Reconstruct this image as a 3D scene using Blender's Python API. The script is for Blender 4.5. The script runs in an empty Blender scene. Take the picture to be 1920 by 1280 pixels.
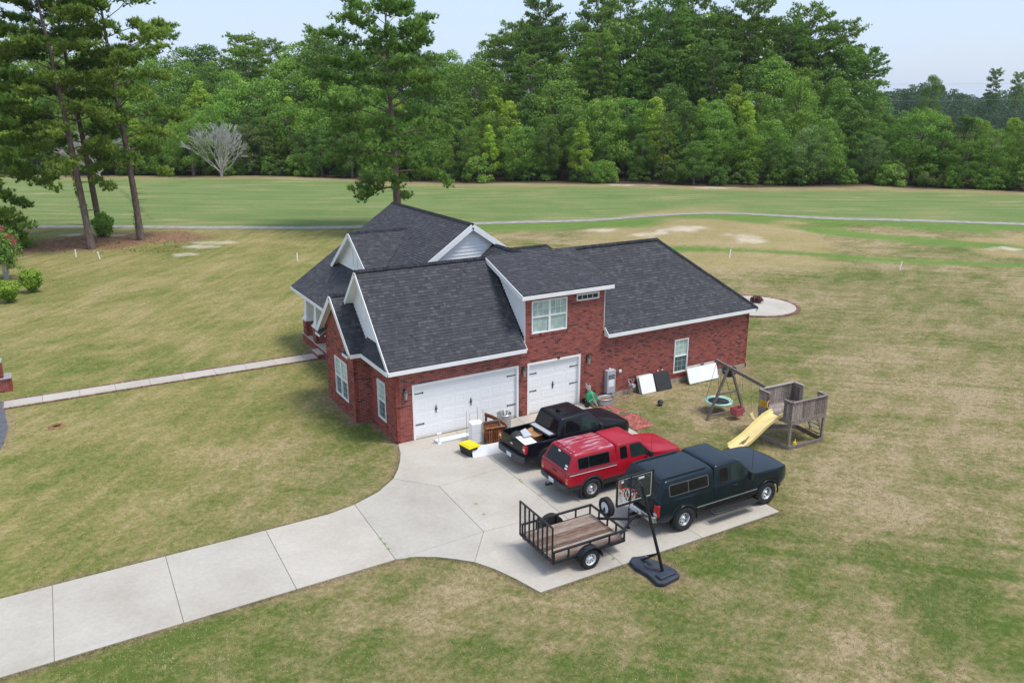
import bpy, math, random, colorsys
import numpy as np
from mathutils import Vector, Matrix, noise
random.seed(7); np.random.seed(7)
R = math.radians
S = bpy.context.scene
COL = S.collection

# ---------------------------------------------------------------- camera, sky, sun, exposure
CAM = Vector((-10.89, -27.63, 13.12)); YAW = R(30.36); PITCH = R(16.735); FPX = 1493.0
cd = bpy.data.cameras.new('camera'); cam = bpy.data.objects.new('camera', cd); COL.objects.link(cam)
cam.location = CAM; cam.rotation_euler = (R(90) - PITCH, 0, -YAW)
cd.sensor_width = 36; cd.lens = FPX / 1920 * 36; cd.clip_start = .1; cd.clip_end = 5000
S.camera = cam
SUN_EL = R(65); SUN_AZ = R(140)      # compass angle from +Y towards +X
w = bpy.data.worlds.new('World'); S.world = w; w.use_nodes = True
nt = w.node_tree; nt.nodes.clear()
wo = nt.nodes.new('ShaderNodeOutputWorld'); bg = nt.nodes.new('ShaderNodeBackground')
sky = nt.nodes.new('ShaderNodeTexSky'); sky.sky_type = 'NISHITA'; sky.sun_disc = False
sky.sun_elevation = SUN_EL; sky.sun_rotation = SUN_AZ; sky.air_density = 1.3; sky.dust_density = 1.2; sky.ozone_density = 1.5
# thin high cloud veil over the sky
tc = nt.nodes.new('ShaderNodeTexCoord'); mp = nt.nodes.new('ShaderNodeMapping'); mp.inputs['Scale'].default_value = (1.5, 1.5, 7)
nz = nt.nodes.new('ShaderNodeTexNoise'); nz.inputs['Scale'].default_value = 2.2; nz.inputs['Detail'].default_value = 6
cr = nt.nodes.new('ShaderNodeValToRGB'); cr.color_ramp.elements[0].position = .3; cr.color_ramp.elements[1].position = .75
cr.color_ramp.elements[0].color = (.62, .62, .62, 1); cr.color_ramp.elements[1].color = (.92, .92, .92, 1)
mx = nt.nodes.new('ShaderNodeMix'); mx.data_type = 'RGBA'; mx.inputs[7].default_value = (4.4, 5.4, 7.3, 1)
L = nt.links.new
L(tc.outputs['Generated'], mp.inputs[0]); L(mp.outputs[0], nz.inputs['Vector']); L(nz.outputs['Fac'], cr.inputs[0])
L(cr.outputs[0], mx.inputs[0]); L(sky.outputs[0], mx.inputs[6]); L(mx.outputs[2], bg.inputs[0])
bg.inputs[1].default_value = .12; L(bg.outputs[0], wo.inputs[0])
sd = bpy.data.lights.new('sun', 'SUN'); sun = bpy.data.objects.new('sun', sd); COL.objects.link(sun)
sd.energy = 2.5; sd.angle = R(18); sd.color = (1, .955, .89)
sdir = Vector((math.sin(SUN_AZ) * math.cos(SUN_EL), math.cos(SUN_AZ) * math.cos(SUN_EL), math.sin(SUN_EL)))
sun.rotation_euler = sdir.to_track_quat('Z', 'Y').to_euler(); sun.location = (0, 0, 60)
S.view_settings.view_transform = 'Standard'; S.view_settings.look = 'None'; S.view_settings.gamma = 1
S.view_settings.exposure = 0.40
S.view_settings.use_curve_mapping = False

# turning a photo pixel (1920 wide) into a point on the ground
FW = Vector((math.sin(YAW) * math.cos(PITCH), math.cos(YAW) * math.cos(PITCH), -math.sin(PITCH)))
RT = Vector((math.cos(YAW), -math.sin(YAW), 0)); UP = RT.cross(FW)
def ray(px, py): return FW + RT * ((px - 960) / FPX) + UP * ((640 - py) / FPX)
def gp(px, py, z=0):
    d = ray(px, py); return CAM + d * ((z - CAM.z) / d.z)
def atd(px, py, dep): return CAM + ray(px, py) * dep

# ---------------------------------------------------------------- helpers
class MB:
    def __init__(s): s.v = []; s.f = []; s.r = []
    def add(s, vs, fs, rnd=None):
        n = len(s.v); s.v += [tuple(p) for p in vs]; s.f += [tuple(i + n for i in f) for f in fs]
        s.r += [random.random() if rnd is None else rnd] * len(fs); return s
    def box(s, x0, y0, z0, x1, y1, z1, rnd=None):
        return s.add([(x0,y0,z0),(x1,y0,z0),(x1,y1,z0),(x0,y1,z0),(x0,y0,z1),(x1,y0,z1),(x1,y1,z1),(x0,y1,z1)],
                     [(0,3,2,1),(4,5,6,7),(0,1,5,4),(1,2,6,5),(2,3,7,6),(3,0,4,7)], rnd)
    def beam(s, p0, p1, w, h, up=(0,0,1), rnd=None):
        p0 = Vector(p0); p1 = Vector(p1); d = (p1 - p0).normalized(); up = Vector(up)
        if abs(d.dot(up)) > .98: up = Vector((1,0,0)) if abs(d.x) < .9 else Vector((0,1,0))
        a = d.cross(up).normalized() * (w / 2); b = a.cross(d).normalized() * (h / 2)
        q = [p + sa * a + sb * b for p in (p0, p1) for sa, sb in ((-1,-1),(1,-1),(1,1),(-1,1))]
        return s.add(q, [(3,2,1,0),(4,5,6,7),(0,1,5,4),(1,2,6,5),(2,3,7,6),(3,0,4,7)], rnd)
    def tube(s, pts, r, n=8, caps=True, rnd=None):
        pts = [Vector(p) for p in pts]; rs = r if isinstance(r, (list, tuple)) else [r] * len(pts)
        d0 = (pts[1] - pts[0]).normalized(); a = d0.orthogonal().normalized(); vs = []
        for i, p in enumerate(pts):
            d = (pts[min(i+1, len(pts)-1)] - pts[max(i-1, 0)]).normalized()
            a = (a - d * a.dot(d)); a = a.normalized() if a.length > 1e-6 else d.orthogonal().normalized(); b = d.cross(a)
            for k in range(n):
                t = 2 * math.pi * k / n; vs.append(p + (a * math.cos(t) + b * math.sin(t)) * rs[i])
        fs = [(i*n+k, i*n+(k+1) % n, (i+1)*n+(k+1) % n, (i+1)*n+k) for i in range(len(pts)-1) for k in range(n)]
        if caps: fs += [tuple(range(n))[::-1], tuple((len(pts)-1)*n + k for k in range(n))]
        return s.add(vs, fs, rnd)
    def cyl(s, p0, p1, r, n=14, rnd=None): return s.tube([p0, p1], r, n, True, rnd)
    def lathe(s, prof, c=(0,0,0), axis='z', n=20, rnd=None, caps=True):
        vs = []
        for (r, h) in prof:
            for k in range(n):
                t = 2*math.pi*k/n; a, b = r*math.cos(t), r*math.sin(t)
                q = (a, b, h) if axis == 'z' else ((a, h, b) if axis == 'y' else (h, a, b))
                vs.append((q[0]+c[0], q[1]+c[1], q[2]+c[2]))
        fs = [(i*n+k, i*n+(k+1) % n, (i+1)*n+(k+1) % n, (i+1)*n+k) for i in range(len(prof)-1) for k in range(n)]
        if caps and prof[0][0] > 1e-4: fs.append(tuple(range(n))[::-1])
        if caps and prof[-1][0] > 1e-4: fs.append(tuple((len(prof)-1)*n + k for k in range(n)))
        return s.add(vs, fs, rnd)
    def prism(s, pts, off, rnd=None):
        """closed polygon pts (3D) pushed along vector off"""
        n = len(pts); off = Vector(off); a = [Vector(p) for p in pts]; b = [p + off for p in a]
        return s.add(a + b, [tuple(range(n))[::-1], tuple(range(n, 2*n))] + [(i, (i+1) % n, n+(i+1) % n, n+i) for i in range(n)], rnd)
    def loft(s, loops, caps=True, closed=True):
        n = len(loops[0]); vs = [p for l in loops for p in l]; m = n if closed else n-1
        fs = [(i*n+k, i*n+(k+1) % n, (i+1)*n+(k+1) % n, (i+1)*n+k) for i in range(len(loops)-1) for k in range(m)]
        if caps: fs += [tuple(range(n))[::-1], tuple((len(loops)-1)*n + k for k in range(n))]
        return s.add(vs, fs)
    def build(s, name, m, parent=None, smooth=None, bevel=0, seg=2, kind=None, fix=True):
        me = bpy.data.meshes.new(name); me.from_pydata(s.v, [], s.f)
        at = me.attributes.new('rnd', 'FLOAT', 'FACE'); at.data.foreach_set('value', np.array(s.r, dtype=np.float32))
        me.materials.append(m)
        if fix and len(s.f) < 20000:
            import bmesh
            bm = bmesh.new(); bm.from_mesh(me); bmesh.ops.recalc_face_normals(bm, faces=bm.faces); bm.to_mesh(me); bm.free()
        if smooth:
            me.polygons.foreach_set('use_smooth', [True]*len(me.polygons)); me.set_sharp_from_angle(angle=R(smooth))
        o = bpy.data.objects.new(name, me); COL.objects.link(o); o.parent = parent
        if bevel:
            b = o.modifiers.new('bevel', 'BEVEL'); b.width = bevel; b.segments = seg; b.limit_method = 'ANGLE'; b.angle_limit = R(40)
        if kind: o['kind'] = kind
        return o
def tag(o, label=None, cat=None, group=None, kind=None):
    if label: o['label'] = label
    if cat: o['category'] = cat
    if group: o['group'] = group
    if kind: o['kind'] = kind
    return o
def thing(name, label, cat, loc=(0,0,0), rz=0, group=None):
    o = bpy.data.objects.new(name, None); COL.objects.link(o); o.empty_display_size = .3
    o.location = loc; o.rotation_euler = (0, 0, rz); return tag(o, label, cat, group)
def share(me, name, parent, loc=(0,0,0), rot=(0,0,0), sc=(1,1,1)):
    o = bpy.data.objects.new(name, me); COL.objects.link(o); o.parent = parent; o.location = loc; o.rotation_euler = rot; o.scale = sc
    return o
def copy_tree(o, parent=None):
    c = o.copy(); COL.objects.link(c); c.parent = parent
    for ch in list(o.children): copy_tree(ch, c)
    return c

# ---------------------------------------------------------------- materials
def newmat(name):
    m = bpy.data.materials.new(name); m.use_nodes = True
    return m, m.node_tree, m.node_tree.nodes['Principled BSDF']
def N(t, typ, **kw):
    n = t.nodes.new(typ)
    for k, v in kw.items():
        if k in n.inputs: n.inputs[k].default_value = v
        else: setattr(n, k, v)
    return n
def ramp(t, stops, fac=None):
    n = t.nodes.new('ShaderNodeValToRGB'); e = n.color_ramp.elements
    while len(e) < len(stops): e.new(.5)
    for el, (p, c) in zip(e, stops): el.position = p; el.color = (*c, 1) if len(c) == 3 else c
    if fac is not None: t.links.new(fac, n.inputs[0])
    return n
def mixc(t, a, b, fac, mode='MIX'):
    n = t.nodes.new('ShaderNodeMix'); n.data_type = 'RGBA'; n.blend_type = mode
    for sock, v in ((n.inputs[0], fac), (n.inputs[6], a), (n.inputs[7], b)):
        if isinstance(v, (int, float)): sock.default_value = v
        elif isinstance(v, (tuple, list)): sock.default_value = (*v, 1) if len(v) == 3 else v
        else: t.links.new(v, sock)
    return n.outputs[2]
def coords(t, scale=(1,1,1), rot=(0,0,0), kind='Object'):
    c = t.nodes.new('ShaderNodeTexCoord'); o = c.outputs[kind]
    for r_, s_ in (((rot, (1,1,1)), ((0,0,0), scale)) if any(rot) else (((0,0,0), scale),)):
        m = t.nodes.new('ShaderNodeMapping'); m.inputs['Scale'].default_value = s_; m.inputs['Rotation'].default_value = r_; t.links.new(o, m.inputs[0]); o = m.outputs[0]
    return o
def noise_n(t, vec, scale, detail=4, rough=.6, dist=0):
    n = N(t, 'ShaderNodeTexNoise', Scale=scale, Detail=detail, Roughness=rough, Distortion=dist); t.links.new(vec, n.inputs['Vector']); return n.outputs['Fac']
def bump(t, p, h, strength=.3, dist=.02):
    b = N(t, 'ShaderNodeBump', Strength=strength, Distance=dist); t.links.new(h, b.inputs['Height']); t.links.new(b.outputs[0], p.inputs['Normal'])
def simple(name, col, rough=.5, metal=0, var=.12, scale=6, spec=.5, coat=0, bmp=0, stretch=(1,1,1)):
    m, t, p = newmat(name); v = coords(t, stretch)
    f = noise_n(t, v, scale, 5)
    lo = tuple(max(0, c*(1-var)) for c in col); hi = tuple(min(1, c*(1+var)) for c in col)
    t.links.new(ramp(t, [(.3, lo), (.7, hi)], f).outputs[0], p.inputs['Base Color'])
    p.inputs['Roughness'].default_value = rough; p.inputs['Metallic'].default_value = metal
    p.inputs['Specular IOR Level'].default_value = spec; p.inputs['Coat Weight'].default_value = coat; p.inputs['Coat Roughness'].default_value = .06
    if bmp: bump(t, p, noise_n(t, v, scale*5, 4), bmp, .01)
    return m
def rndmat(name, stops, rough=.8, nscale=8, namt=.25, bmp=.0, spec=.3, bscale=60):
    """colour per piece from the face attribute rnd, with grain on top"""
    m, t, p = newmat(name); a = N(t, 'ShaderNodeAttribute', attribute_name='rnd')
    c = ramp(t, stops, a.outputs['Fac']).outputs[0]; v = coords(t)
    g = ramp(t, [(.25, (1-namt,)*3), (.75, (1+namt*.6,)*3)], noise_n(t, v, nscale, 5)).outputs[0]
    t.links.new(mixc(t, c, g, 1.0, 'MULTIPLY'), p.inputs['Base Color']); p.inputs['Roughness'].default_value = rough; p.inputs['Specular IOR Level'].default_value = spec
    if bmp: bump(t, p, noise_n(t, v, bscale, 3), bmp, .01)
    return m
M = {}
M['brick'] = rndmat('brick', [(0,(.080,.036,.036)),(.09,(.125,.042,.039)),(.17,(.255,.064,.049)),(.55,(.33,.080,.056)),(.85,(.39,.108,.078)),(1,(.26,.072,.064))], .85, 5, .2, .3)
M['mortar'] = simple('mortar', (.40,.33,.30), .95, var=.2, scale=9)
M['found'] = simple('foundation', (.34,.29,.22), .95, var=.3, scale=5, bmp=.2)
M['shingle'] = rndmat('shingle', [(0,(.044,.044,.049)),(.35,(.059,.059,.065)),(.75,(.072,.072,.079)),(1,(.098,.097,.105))], .9, 22, .4, .6, .25, 160)
M['shingle_base'] = simple('roof_deck', (.012,.012,.014), .95)
M['cap'] = rndmat('ridge_cap', [(0,(.02,.021,.027)),(1,(.042,.043,.053))], .9, 30, .4, .5, .2)
M['white'] = simple('white_trim', (.82,.82,.81), .5, var=.05, scale=2)
M['siding'] = simple('white_siding', (.82,.82,.80), .55, var=.05, scale=3)
M['door'] = simple('garage_door_white', (.84,.84,.83), .45, var=.03, scale=2)
M['black'] = simple('black_metal', (.012,.012,.013), .45, var=.3)
M['blackp'] = simple('black_plastic', (.018,.019,.021), .6, var=.3, scale=9)
M['rubber'] = simple('tyre_rubber', (.016,.016,.017), .85, var=.3, scale=20, bmp=.3)
M['chrome'] = simple('chrome', (.62,.63,.65), .22, 1, var=.08)
M['alloy'] = simple('alloy', (.62,.63,.64), .35, .85, var=.12, scale=12)
M['galv'] = simple('galvanised', (.45,.46,.48), .45, .7, var=.2, scale=14)
M['grey'] = simple('grey_paint', (.42,.43,.46), .5, var=.08)
M['lamp'] = simple('lamp_bronze', (.06,.055,.05), .5, .4, var=.3)
M['lampglass'] = simple('lamp_glass', (.30,.29,.27), .15, var=.2)
def glass(name, col, rough=.06):
    m = simple(name, col, rough, var=.25, scale=2.5, spec=.3); return m
M['glass'] = glass('car_glass', (.008,.009,.010), .04)
M['glassg'] = glass('tinted_windscreen', (.02,.035,.032), .04)
M['pane_lt'] = glass('window_pane_blinds', (.40,.52,.46), .12)
M['pane_dk'] = glass('window_pane_screen', (.085,.13,.12), .25)
M['pane_bl'] = glass('window_pane_dark', (.04,.06,.055), .08)
def paint(name, col, flake=0, rough=.3, fade=None):
    m, t, p = newmat(name); v = coords(t)
    base = ramp(t, [(.3, tuple(c*.85 for c in col)), (.7, tuple(c*1.15 for c in col))], noise_n(t, v, 1.5, 3)).outputs[0]
    dust = ramp(t, [(.45, (0,0,0)), (.8, (.04,.04,.04))], noise_n(t, v, 4, 6)).outputs[0]
    base = mixc(t, base, (.16,.15,.14), dust)
    if fade:
        v2 = coords(t, (1.1, 6.5, 1)); f = noise_n(t, v2, 1.6, 5, .65)
        geo = t.nodes.new('ShaderNodeNewGeometry'); sp = t.nodes.new('ShaderNodeSeparateXYZ'); t.links.new(geo.outputs['Normal'], sp.inputs[0])
        up = ramp(t, [(.82, (0,0,0)), (.93, (1,1,1))], sp.outputs[2]).outputs[0]
        f = ramp(t, [(.50, (0,0,0)), (.60, (.85,.85,.85))], f).outputs[0]
        base = mixc(t, base, fade, mixc(t, f, up, 1.0, 'MULTIPLY'))
    t.links.new(base, p.inputs['Base Color'])
    p.inputs['Metallic'].default_value = flake; p.inputs['Roughness'].default_value = rough; p.inputs['Coat Weight'].default_value = .3; p.inputs['Specular IOR Level'].default_value = .2; p.inputs['Coat Roughness'].default_value = .08
    return m
M['navy'] = paint('dark_navy_paint', (.0055,.0065,.011), .1, .35)
M['red'] = paint('red_paint', (.36,.006,.018), 0, .35)
M['redtop'] = paint('faded_red_topper', (.34,.010,.026), 0, .4, fade=(.50,.36,.41))
M['teal'] = paint('dark_green_paint', (.0022,.0105,.018), 0, .3)
M['tailred'] = simple('tail_light_red', (.45,.006,.008), .15, var=.15, coat=.6)
M['lens'] = simple('clear_lens', (.65,.66,.66), .12, var=.1, coat=.5)
M['amber'] = simple('amber_lens', (.62,.25,.03), .2)
M['plate'] = simple('licence_plate', (.62,.66,.72), .4, var=.2, scale=40)
def wood(name, stops, scale=(1,12,12), rough=.85):
    m, t, p = newmat(name); a = N(t, 'ShaderNodeAttribute', attribute_name='rnd'); v = coords(t, scale)
    oi = t.nodes.new('ShaderNodeObjectInfo')
    f = noise_n(t, v, 2.5, 6, .7); ad = N(t, 'ShaderNodeMath', operation='MULTIPLY_ADD'); t.links.new(oi.outputs['Random'], ad.inputs[0]); ad.inputs[1].default_value = .35; 
    sb = N(t, 'ShaderNodeMath', operation='SUBTRACT'); t.links.new(f, sb.inputs[0]); sb.inputs[1].default_value = .17; t.links.new(sb.outputs[0], ad.inputs[2])
    t.links.new(ramp(t, stops, ad.outputs[0]).outputs[0], p.inputs['Base Color']); p.inputs['Roughness'].default_value = rough
    bump(t, p, f, .4, .006); return m
M['deck'] = wood('weathered_deck', [(.25,(.05,.032,.026)),(.42,(.17,.095,.062)),(.52,(.22,.15,.11)),(.62,(.30,.235,.19)),(.78,(.40,.34,.29))], (1.2,14,14))
M['greywood'] = wood('weathered_grey_wood', [(.25,(.12,.09,.072)),(.5,(.245,.195,.165)),(.75,(.38,.325,.285))], (5,5,5))
M['antique'] = wood('carved_brown_wood', [(.25,(.06,.018,.008)),(.5,(.21,.07,.025)),(.75,(.36,.15,.06))], (3,3,3), .4)
def concrete():
    m, t, p = newmat('concrete'); v = coords(t)
    oi = t.nodes.new('ShaderNodeObjectInfo')
    a = noise_n(t, v, .45, 6, .6); b = noise_n(t, v, 9, 6, .7); c2 = noise_n(t, coords(t, (.16, 1.3, 1)), 1.5, 6, .72)
    base = ramp(t, [(.3, (.405,.365,.31)), (.5, (.465,.425,.365)), (.72, (.505,.465,.405))], a).outputs[0]
    g = ramp(t, [(.3, (.90,.90,.90)), (.7, (1.05,1.05,1.05))], b).outputs[0]
    base = mixc(t, base, g, 1, 'MULTIPLY')
    st = ramp(t, [(.58, (0,0,0)), (.74, (.35,.35,.35))], c2).outputs[0]
    base = mixc(t, base, (.27,.25,.225), st)
    sl = ramp(t, [(0, (.93,.93,.93)), (1, (1.05,1.04,1.02))], oi.outputs['Random']).outputs[0]
    base = mixc(t, base, sl, 1, 'MULTIPLY')
    t.links.new(base, p.inputs['Base Color']); p.inputs['Roughness'].default_value = .9; p.inputs['Specular IOR Level'].default_value = .2
    bump(t, p, noise_n(t, v, 80, 3), .15, .004); return m
M['concrete'] = concrete()
M['asphalt'] = simple('asphalt', (.10,.10,.115), .9, var=.3, scale=4, bmp=.3)
M['path'] = simple('cart_path', (.30,.272,.24), .9, var=.3, scale=1.2)
M['dirt'] = simple('joint_dirt', (.20,.17,.125), .95, var=.4, scale=7)
M['sand'] = simple('bare_sand', (.58,.50,.40), .95, var=.2, scale=1.5)
M['paver'] = rndmat('paver', [(0,(.17,.075,.06)),(.5,(.25,.12,.095)),(1,(.34,.20,.165))], .9, 9, .3)
M['redpaver'] = rndmat('red_paver', [(0,(.30,.085,.07)),(.6,(.40,.12,.095)),(1,(.46,.18,.14))], .9, 7, .3)
M['yellow'] = simple('yellow_plastic', (.80,.62,.0), .4, var=.06)
M['slide'] = simple('yellow_slide', (.80,.62,.26), .45, var=.12, scale=3)
M['mud'] = simple('dried_mud', (.22,.13,.055), .95, var=.3, scale=12)
M['greenhose'] = simple('green_hose', (.03,.36,.15), .5)
M['cardboard'] = simple('cardboard', (.36,.18,.075), .8, var=.15, scale=5)
M['beige'] = simple('beige_plastic', (.45,.42,.36), .55)
M['mint'] = simple('mint_rim', (.42,.68,.55), .5)
M['pink'] = simple('faded_red_plastic', (.42,.10,.11), .55)
M['orange'] = simple('orange_rim', (.65,.09,.03), .4)
M['tubgreen'] = simple('dark_green_plastic', (.012,.04,.03), .5)
def barkm(name, c0, c1, c2):
    m, t, p = newmat(name); v = coords(t, (1,1,.28)); f = noise_n(t, v, 7, 6, .75)
    t.links.new(ramp(t, [(.3, c0), (.5, c1), (.72, c2)], f).outputs[0], p.inputs['Base Color']); p.inputs['Roughness'].default_value = .95
    bump(t, p, f, .9, .05); return m
M['pinebark'] = barkm('pine_bark', (.055,.04,.032), (.15,.105,.085), (.27,.215,.19))
M['bark'] = barkm('bark', (.05,.042,.034), (.12,.10,.085), (.22,.20,.17))
M['deadbark'] = barkm('dead_bark', (.34,.32,.30), (.48,.455,.43), (.60,.58,.55))
def leafm(name, stops, trans=.25):
    m, t, p = newmat(name); a = N(t, 'ShaderNodeAttribute', attribute_name='rnd'); oi = t.nodes.new('ShaderNodeObjectInfo')
    c = ramp(t, stops, a.outputs['Fac']).outputs[0]
    hs = t.nodes.new('ShaderNodeHueSaturation'); mr = N(t, 'ShaderNodeMapRange'); t.links.new(oi.outputs['Random'], mr.inputs[0]); mr.inputs[3].default_value = .488; mr.inputs[4].default_value = .503
    mv = N(t, 'ShaderNodeMapRange'); mlt = N(t, 'ShaderNodeMath', operation='MULTIPLY'); t.links.new(oi.outputs['Random'], mlt.inputs[0]); mlt.inputs[1].default_value = 7.31
    fr = N(t, 'ShaderNodeMath', operation='FRACT'); t.links.new(mlt.outputs[0], fr.inputs[0]); t.links.new(fr.outputs[0], mv.inputs[0]); mv.inputs[3].default_value = .75; mv.inputs[4].default_value = 1.25
    t.links.new(mr.outputs[0], hs.inputs['Hue']); t.links.new(mv.outputs[0], hs.inputs['Value']); t.links.new(c, hs.inputs['Color'])
    t.links.new(hs.outputs[0], p.inputs['Base Color']); p.inputs['Roughness'].default_value = .6; p.inputs['Specular IOR Level'].default_value = .25
    tr = t.nodes.new('ShaderNodeBsdfTranslucent'); t.links.new(hs.outputs[0], tr.inputs[0]); ms = t.nodes.new('ShaderNodeMixShader'); ms.inputs[0].default_value = trans
    out = t.nodes['Material Output']; t.links.new(p.outputs[0], ms.inputs[1]); t.links.new(tr.outputs[0], ms.inputs[2]); t.links.new(ms.outputs[0], out.inputs[0]); return m
M['needle'] = leafm('pine_needles', [(0,(0.0943,0.1874,0.0384)),(.5,(0.1886,0.3201,0.0528)),(1,(0.3283,0.4607,0.0840))])
M['needle_d'] = leafm('pine_needles_dark', [(0,(0.0808,0.1718,0.0408)),(.5,(0.1549,0.2811,0.0552)),(1,(0.2610,0.3982,0.0792))])
M['leaf'] = leafm('leaves_mid', [(0,(0.0869,0.1854,0.0288)),(.5,(0.1594,0.2928,0.0416)),(1,(0.2656,0.4099,0.0640))])
M['leaf_l'] = leafm('leaves_light', [(0,(0.1594,0.2928,0.0320)),(.5,(0.2778,0.4294,0.0448)),(1,(0.4347,0.5661,0.0720))])
M['leaf_d'] = leafm('leaves_dark', [(0,(0.0662,0.1525,0.0270)),(.5,(0.1187,0.2220,0.0380)),(1,(0.1932,0.3050,0.0550))])
M['leaf_g'] = leafm('leaves_greyish', [(0,(0.1173,0.2013,0.0600)),(.5,(0.1932,0.2867,0.0850)),(1,(0.3036,0.3904,0.1300))])
M['leaf_b'] = leafm('bush_leaves', [(0,(0.1400,0.2880,0.0288)),(.5,(0.2625,0.4480,0.0480)),(1,(0.4375,0.6080,0.0960))])
M['blossom'] = leafm('blossom', [(0,(.5,.05,.08)),(1,(.72,.15,.18))])
M['farleaf'] = leafm('far_leaves', [(0,(.060,.120,.055)),(.5,(.085,.150,.066)),(1,(.12,.19,.085))])
# ---------------------------------------------------------------- setting: ground
CART = [(-60,96),(-40,86.5),(-25,80.6),(-15.2,75.7),(-5.1,70.2),(4.8,63.6),(17.3,56.3),(31.4,51.6),(43.2,47.7),(55.4,43),(65.6,36),(74.8,28.6),(83.9,20.4),(96,9),(112,-8)]
STRIP = [(20,38),(38,26.4),(46.2,19.5),(54.4,11.8),(59.3,7.4),(72,-5)]
WOODE = [(-80,185),(-45,168),(-20,150),(-8,146),(8,137),(15.5,131),(30.8,121.5),(41,109.5),(54,94),(72,80),(88,66),(104,58),(119,41),(135,22),(150,2)]
DRIVE = [(-45,-7.85),(-3.32,-7.82),(-2.75,-7.98),(-2.2,-8.32),(-1.75,-8.72),(-1.35,-9.14),(-1.02,-9.75),(-.74,-10.5),(-.48,-11.42),(8.86,-11.58),(9.02,-.04),(.02,-.04),
         (-.07,-.2),(-.25,-.85),(-.55,-1.53),(-.92,-2.2),(-1.34,-2.8),(-2.2,-3.5),(-3.22,-3.95),(-4.2,-4.15),(-45,-4.15)]
def seg_dist(X, Y, pts, closed=False):
    P = pts + [pts[0]] if closed else pts; best = np.full(X.shape, 1e9); sgn = np.zeros(X.shape)
    for (x0,y0),(x1,y1) in zip(P[:-1], P[1:]):
        dx, dy = x1-x0, y1-y0; t = np.clip(((X-x0)*dx+(Y-y0)*dy)/(dx*dx+dy*dy), 0, 1)
        d = np.hypot(X-x0-t*dx, Y-y0-t*dy); s = np.sign(dx*(Y-y0)-dy*(X-x0)); m = d < best
        best = np.where(m, d, best); sgn = np.where(m, s, sgn)
    return best, sgn
def inside(X, Y, poly):
    r = np.zeros(X.shape, bool); n = len(poly)
    for i in range(n):
        x0,y0 = poly[i]; x1,y1 = poly[(i+1) % n]
        c = ((y0 > Y) != (y1 > Y)) & (X < (x1-x0)*(Y-y0)/((y1-y0) if y1 != y0 else 1e-9)+x0); r ^= c
    return r
def smooth01(v, a, b): t = np.clip((v-a)/(b-a), 0, 1); return t*t*(3-2*t)
def vnoise(X, Y, sc, seed=0):
    rs = np.random.RandomState(seed); G = rs.rand(257,257); x = (X*sc) % 256; y = (Y*sc) % 256; i = x.astype(int); j = y.astype(int); fx = x-i; fy = y-j
    fx = fx*fx*(3-2*fx); fy = fy*fy*(3-2*fy)
    return (G[i,j]*(1-fx)+G[i+1,j]*fx)*(1-fy)+(G[i,j+1]*(1-fx)+G[i+1,j+1]*fx)*fy
def gz(X, Y):
    """gentle relief away from the house"""
    X = np.asarray(X, float); Y = np.asarray(Y, float)
    m = .9*np.exp(-(((X-50)*.62+(Y-33)*-.55)/9)**2-(((X-50)*.55+(Y-33)*.62)/16)**2)
    m = np.maximum(0, m-.12)
    far = smooth01(np.hypot(X-5, Y+2), 45, 90)*(.45*(vnoise(X,Y,.045,3)-.5))
    return m + far
def lines(a, b, c, d, fine, mid):
    inner = list(np.arange(b, c, fine)); out = []; x = b; s = fine
    while x > a: out.append(x); s = min(s*1.05, mid); x -= s
    lo = out[::-1]; out = []; x = c; s = fine
    while x < d: out.append(x); s = min(s*1.05, mid); x += s
    L_ = lo[:-1] + inner + out
    s = mid; x = L_[0]; pre = []
    while x > -1500: s *= 1.5; x -= s; pre.append(x)
    s = mid; x = L_[-1]; post = []
    while x < 1500: s *= 1.5; x += s; post.append(x)
    return np.array(pre[::-1] + L_ + post)
gx = lines(-40, -16, 18, 135, .22, .8); gy = lines(-30, -15, 12, 175, .22, .8)
GX, GY = np.meshgrid(gx, gy); nx, ny = len(gx), len(gy)
Z = gz(GX, GY); V = np.stack([GX.ravel(), GY.ravel(), Z.ravel()], 1)
I = np.arange(nx*ny).reshape(ny, nx); Fq = np.stack([I[:-1,:-1].ravel(), I[:-1,1:].ravel(), I[1:,1:].ravel(), I[1:,:-1].ravel()], 1)
me = bpy.data.meshes.new('lawn'); me.vertices.add(len(V)); me.vertices.foreach_set('co', V.ravel()); me.loops.add(Fq.size); me.loops.foreach_set('vertex_index', Fq.ravel().astype(np.int32))
me.polygons.add(len(Fq)); me.polygons.foreach_set('loop_start', np.arange(0, Fq.size, 4, dtype=np.int32)); me.polygons.foreach_set('loop_total', np.full(len(Fq), 4, np.int32)); me.update()
me.polygons.foreach_set('use_smooth', [True]*len(Fq))
def vattr(name, a):
    at = me.attributes.new(name, 'FLOAT', 'POINT'); at.data.foreach_set('value', np.ascontiguousarray(a, dtype=np.float32).ravel())
dC, sC = seg_dist(GX, GY, CART); sgC = dC*sC; wob = (vnoise(GX,GY,.18,5)-.5)
fair = smooth01(sgC + wob*2.5, -.3, 1.2); dW, sW = seg_dist(GX, GY, WOODE); sgW = dW*sW
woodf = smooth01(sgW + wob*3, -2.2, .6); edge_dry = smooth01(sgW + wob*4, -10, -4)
rough = smooth01(-sgC, 0, .8)*(1-smooth01(-sgC + wob*6, 4.5, 8.5))*smooth01(GX + wob*12, 20, 34)
dS, sS = seg_dist(GX, GY, STRIP)
lush = np.maximum(rough, (1-smooth01(dS + wob*1.2, .55, 1.5))*smooth01(GX, 30, 37))
mx_, my_ = (GX-62.5)*.72+(GY-21)*.69, (GX-62.5)*-.69+(GY-21)*.72
lush = np.maximum(lush, (1-smooth01(np.abs(mx_-(my_)*.25)+wob*1.5, 1.3, 3.2))*(1-smooth01(np.abs(my_), 8, 13)))
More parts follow.
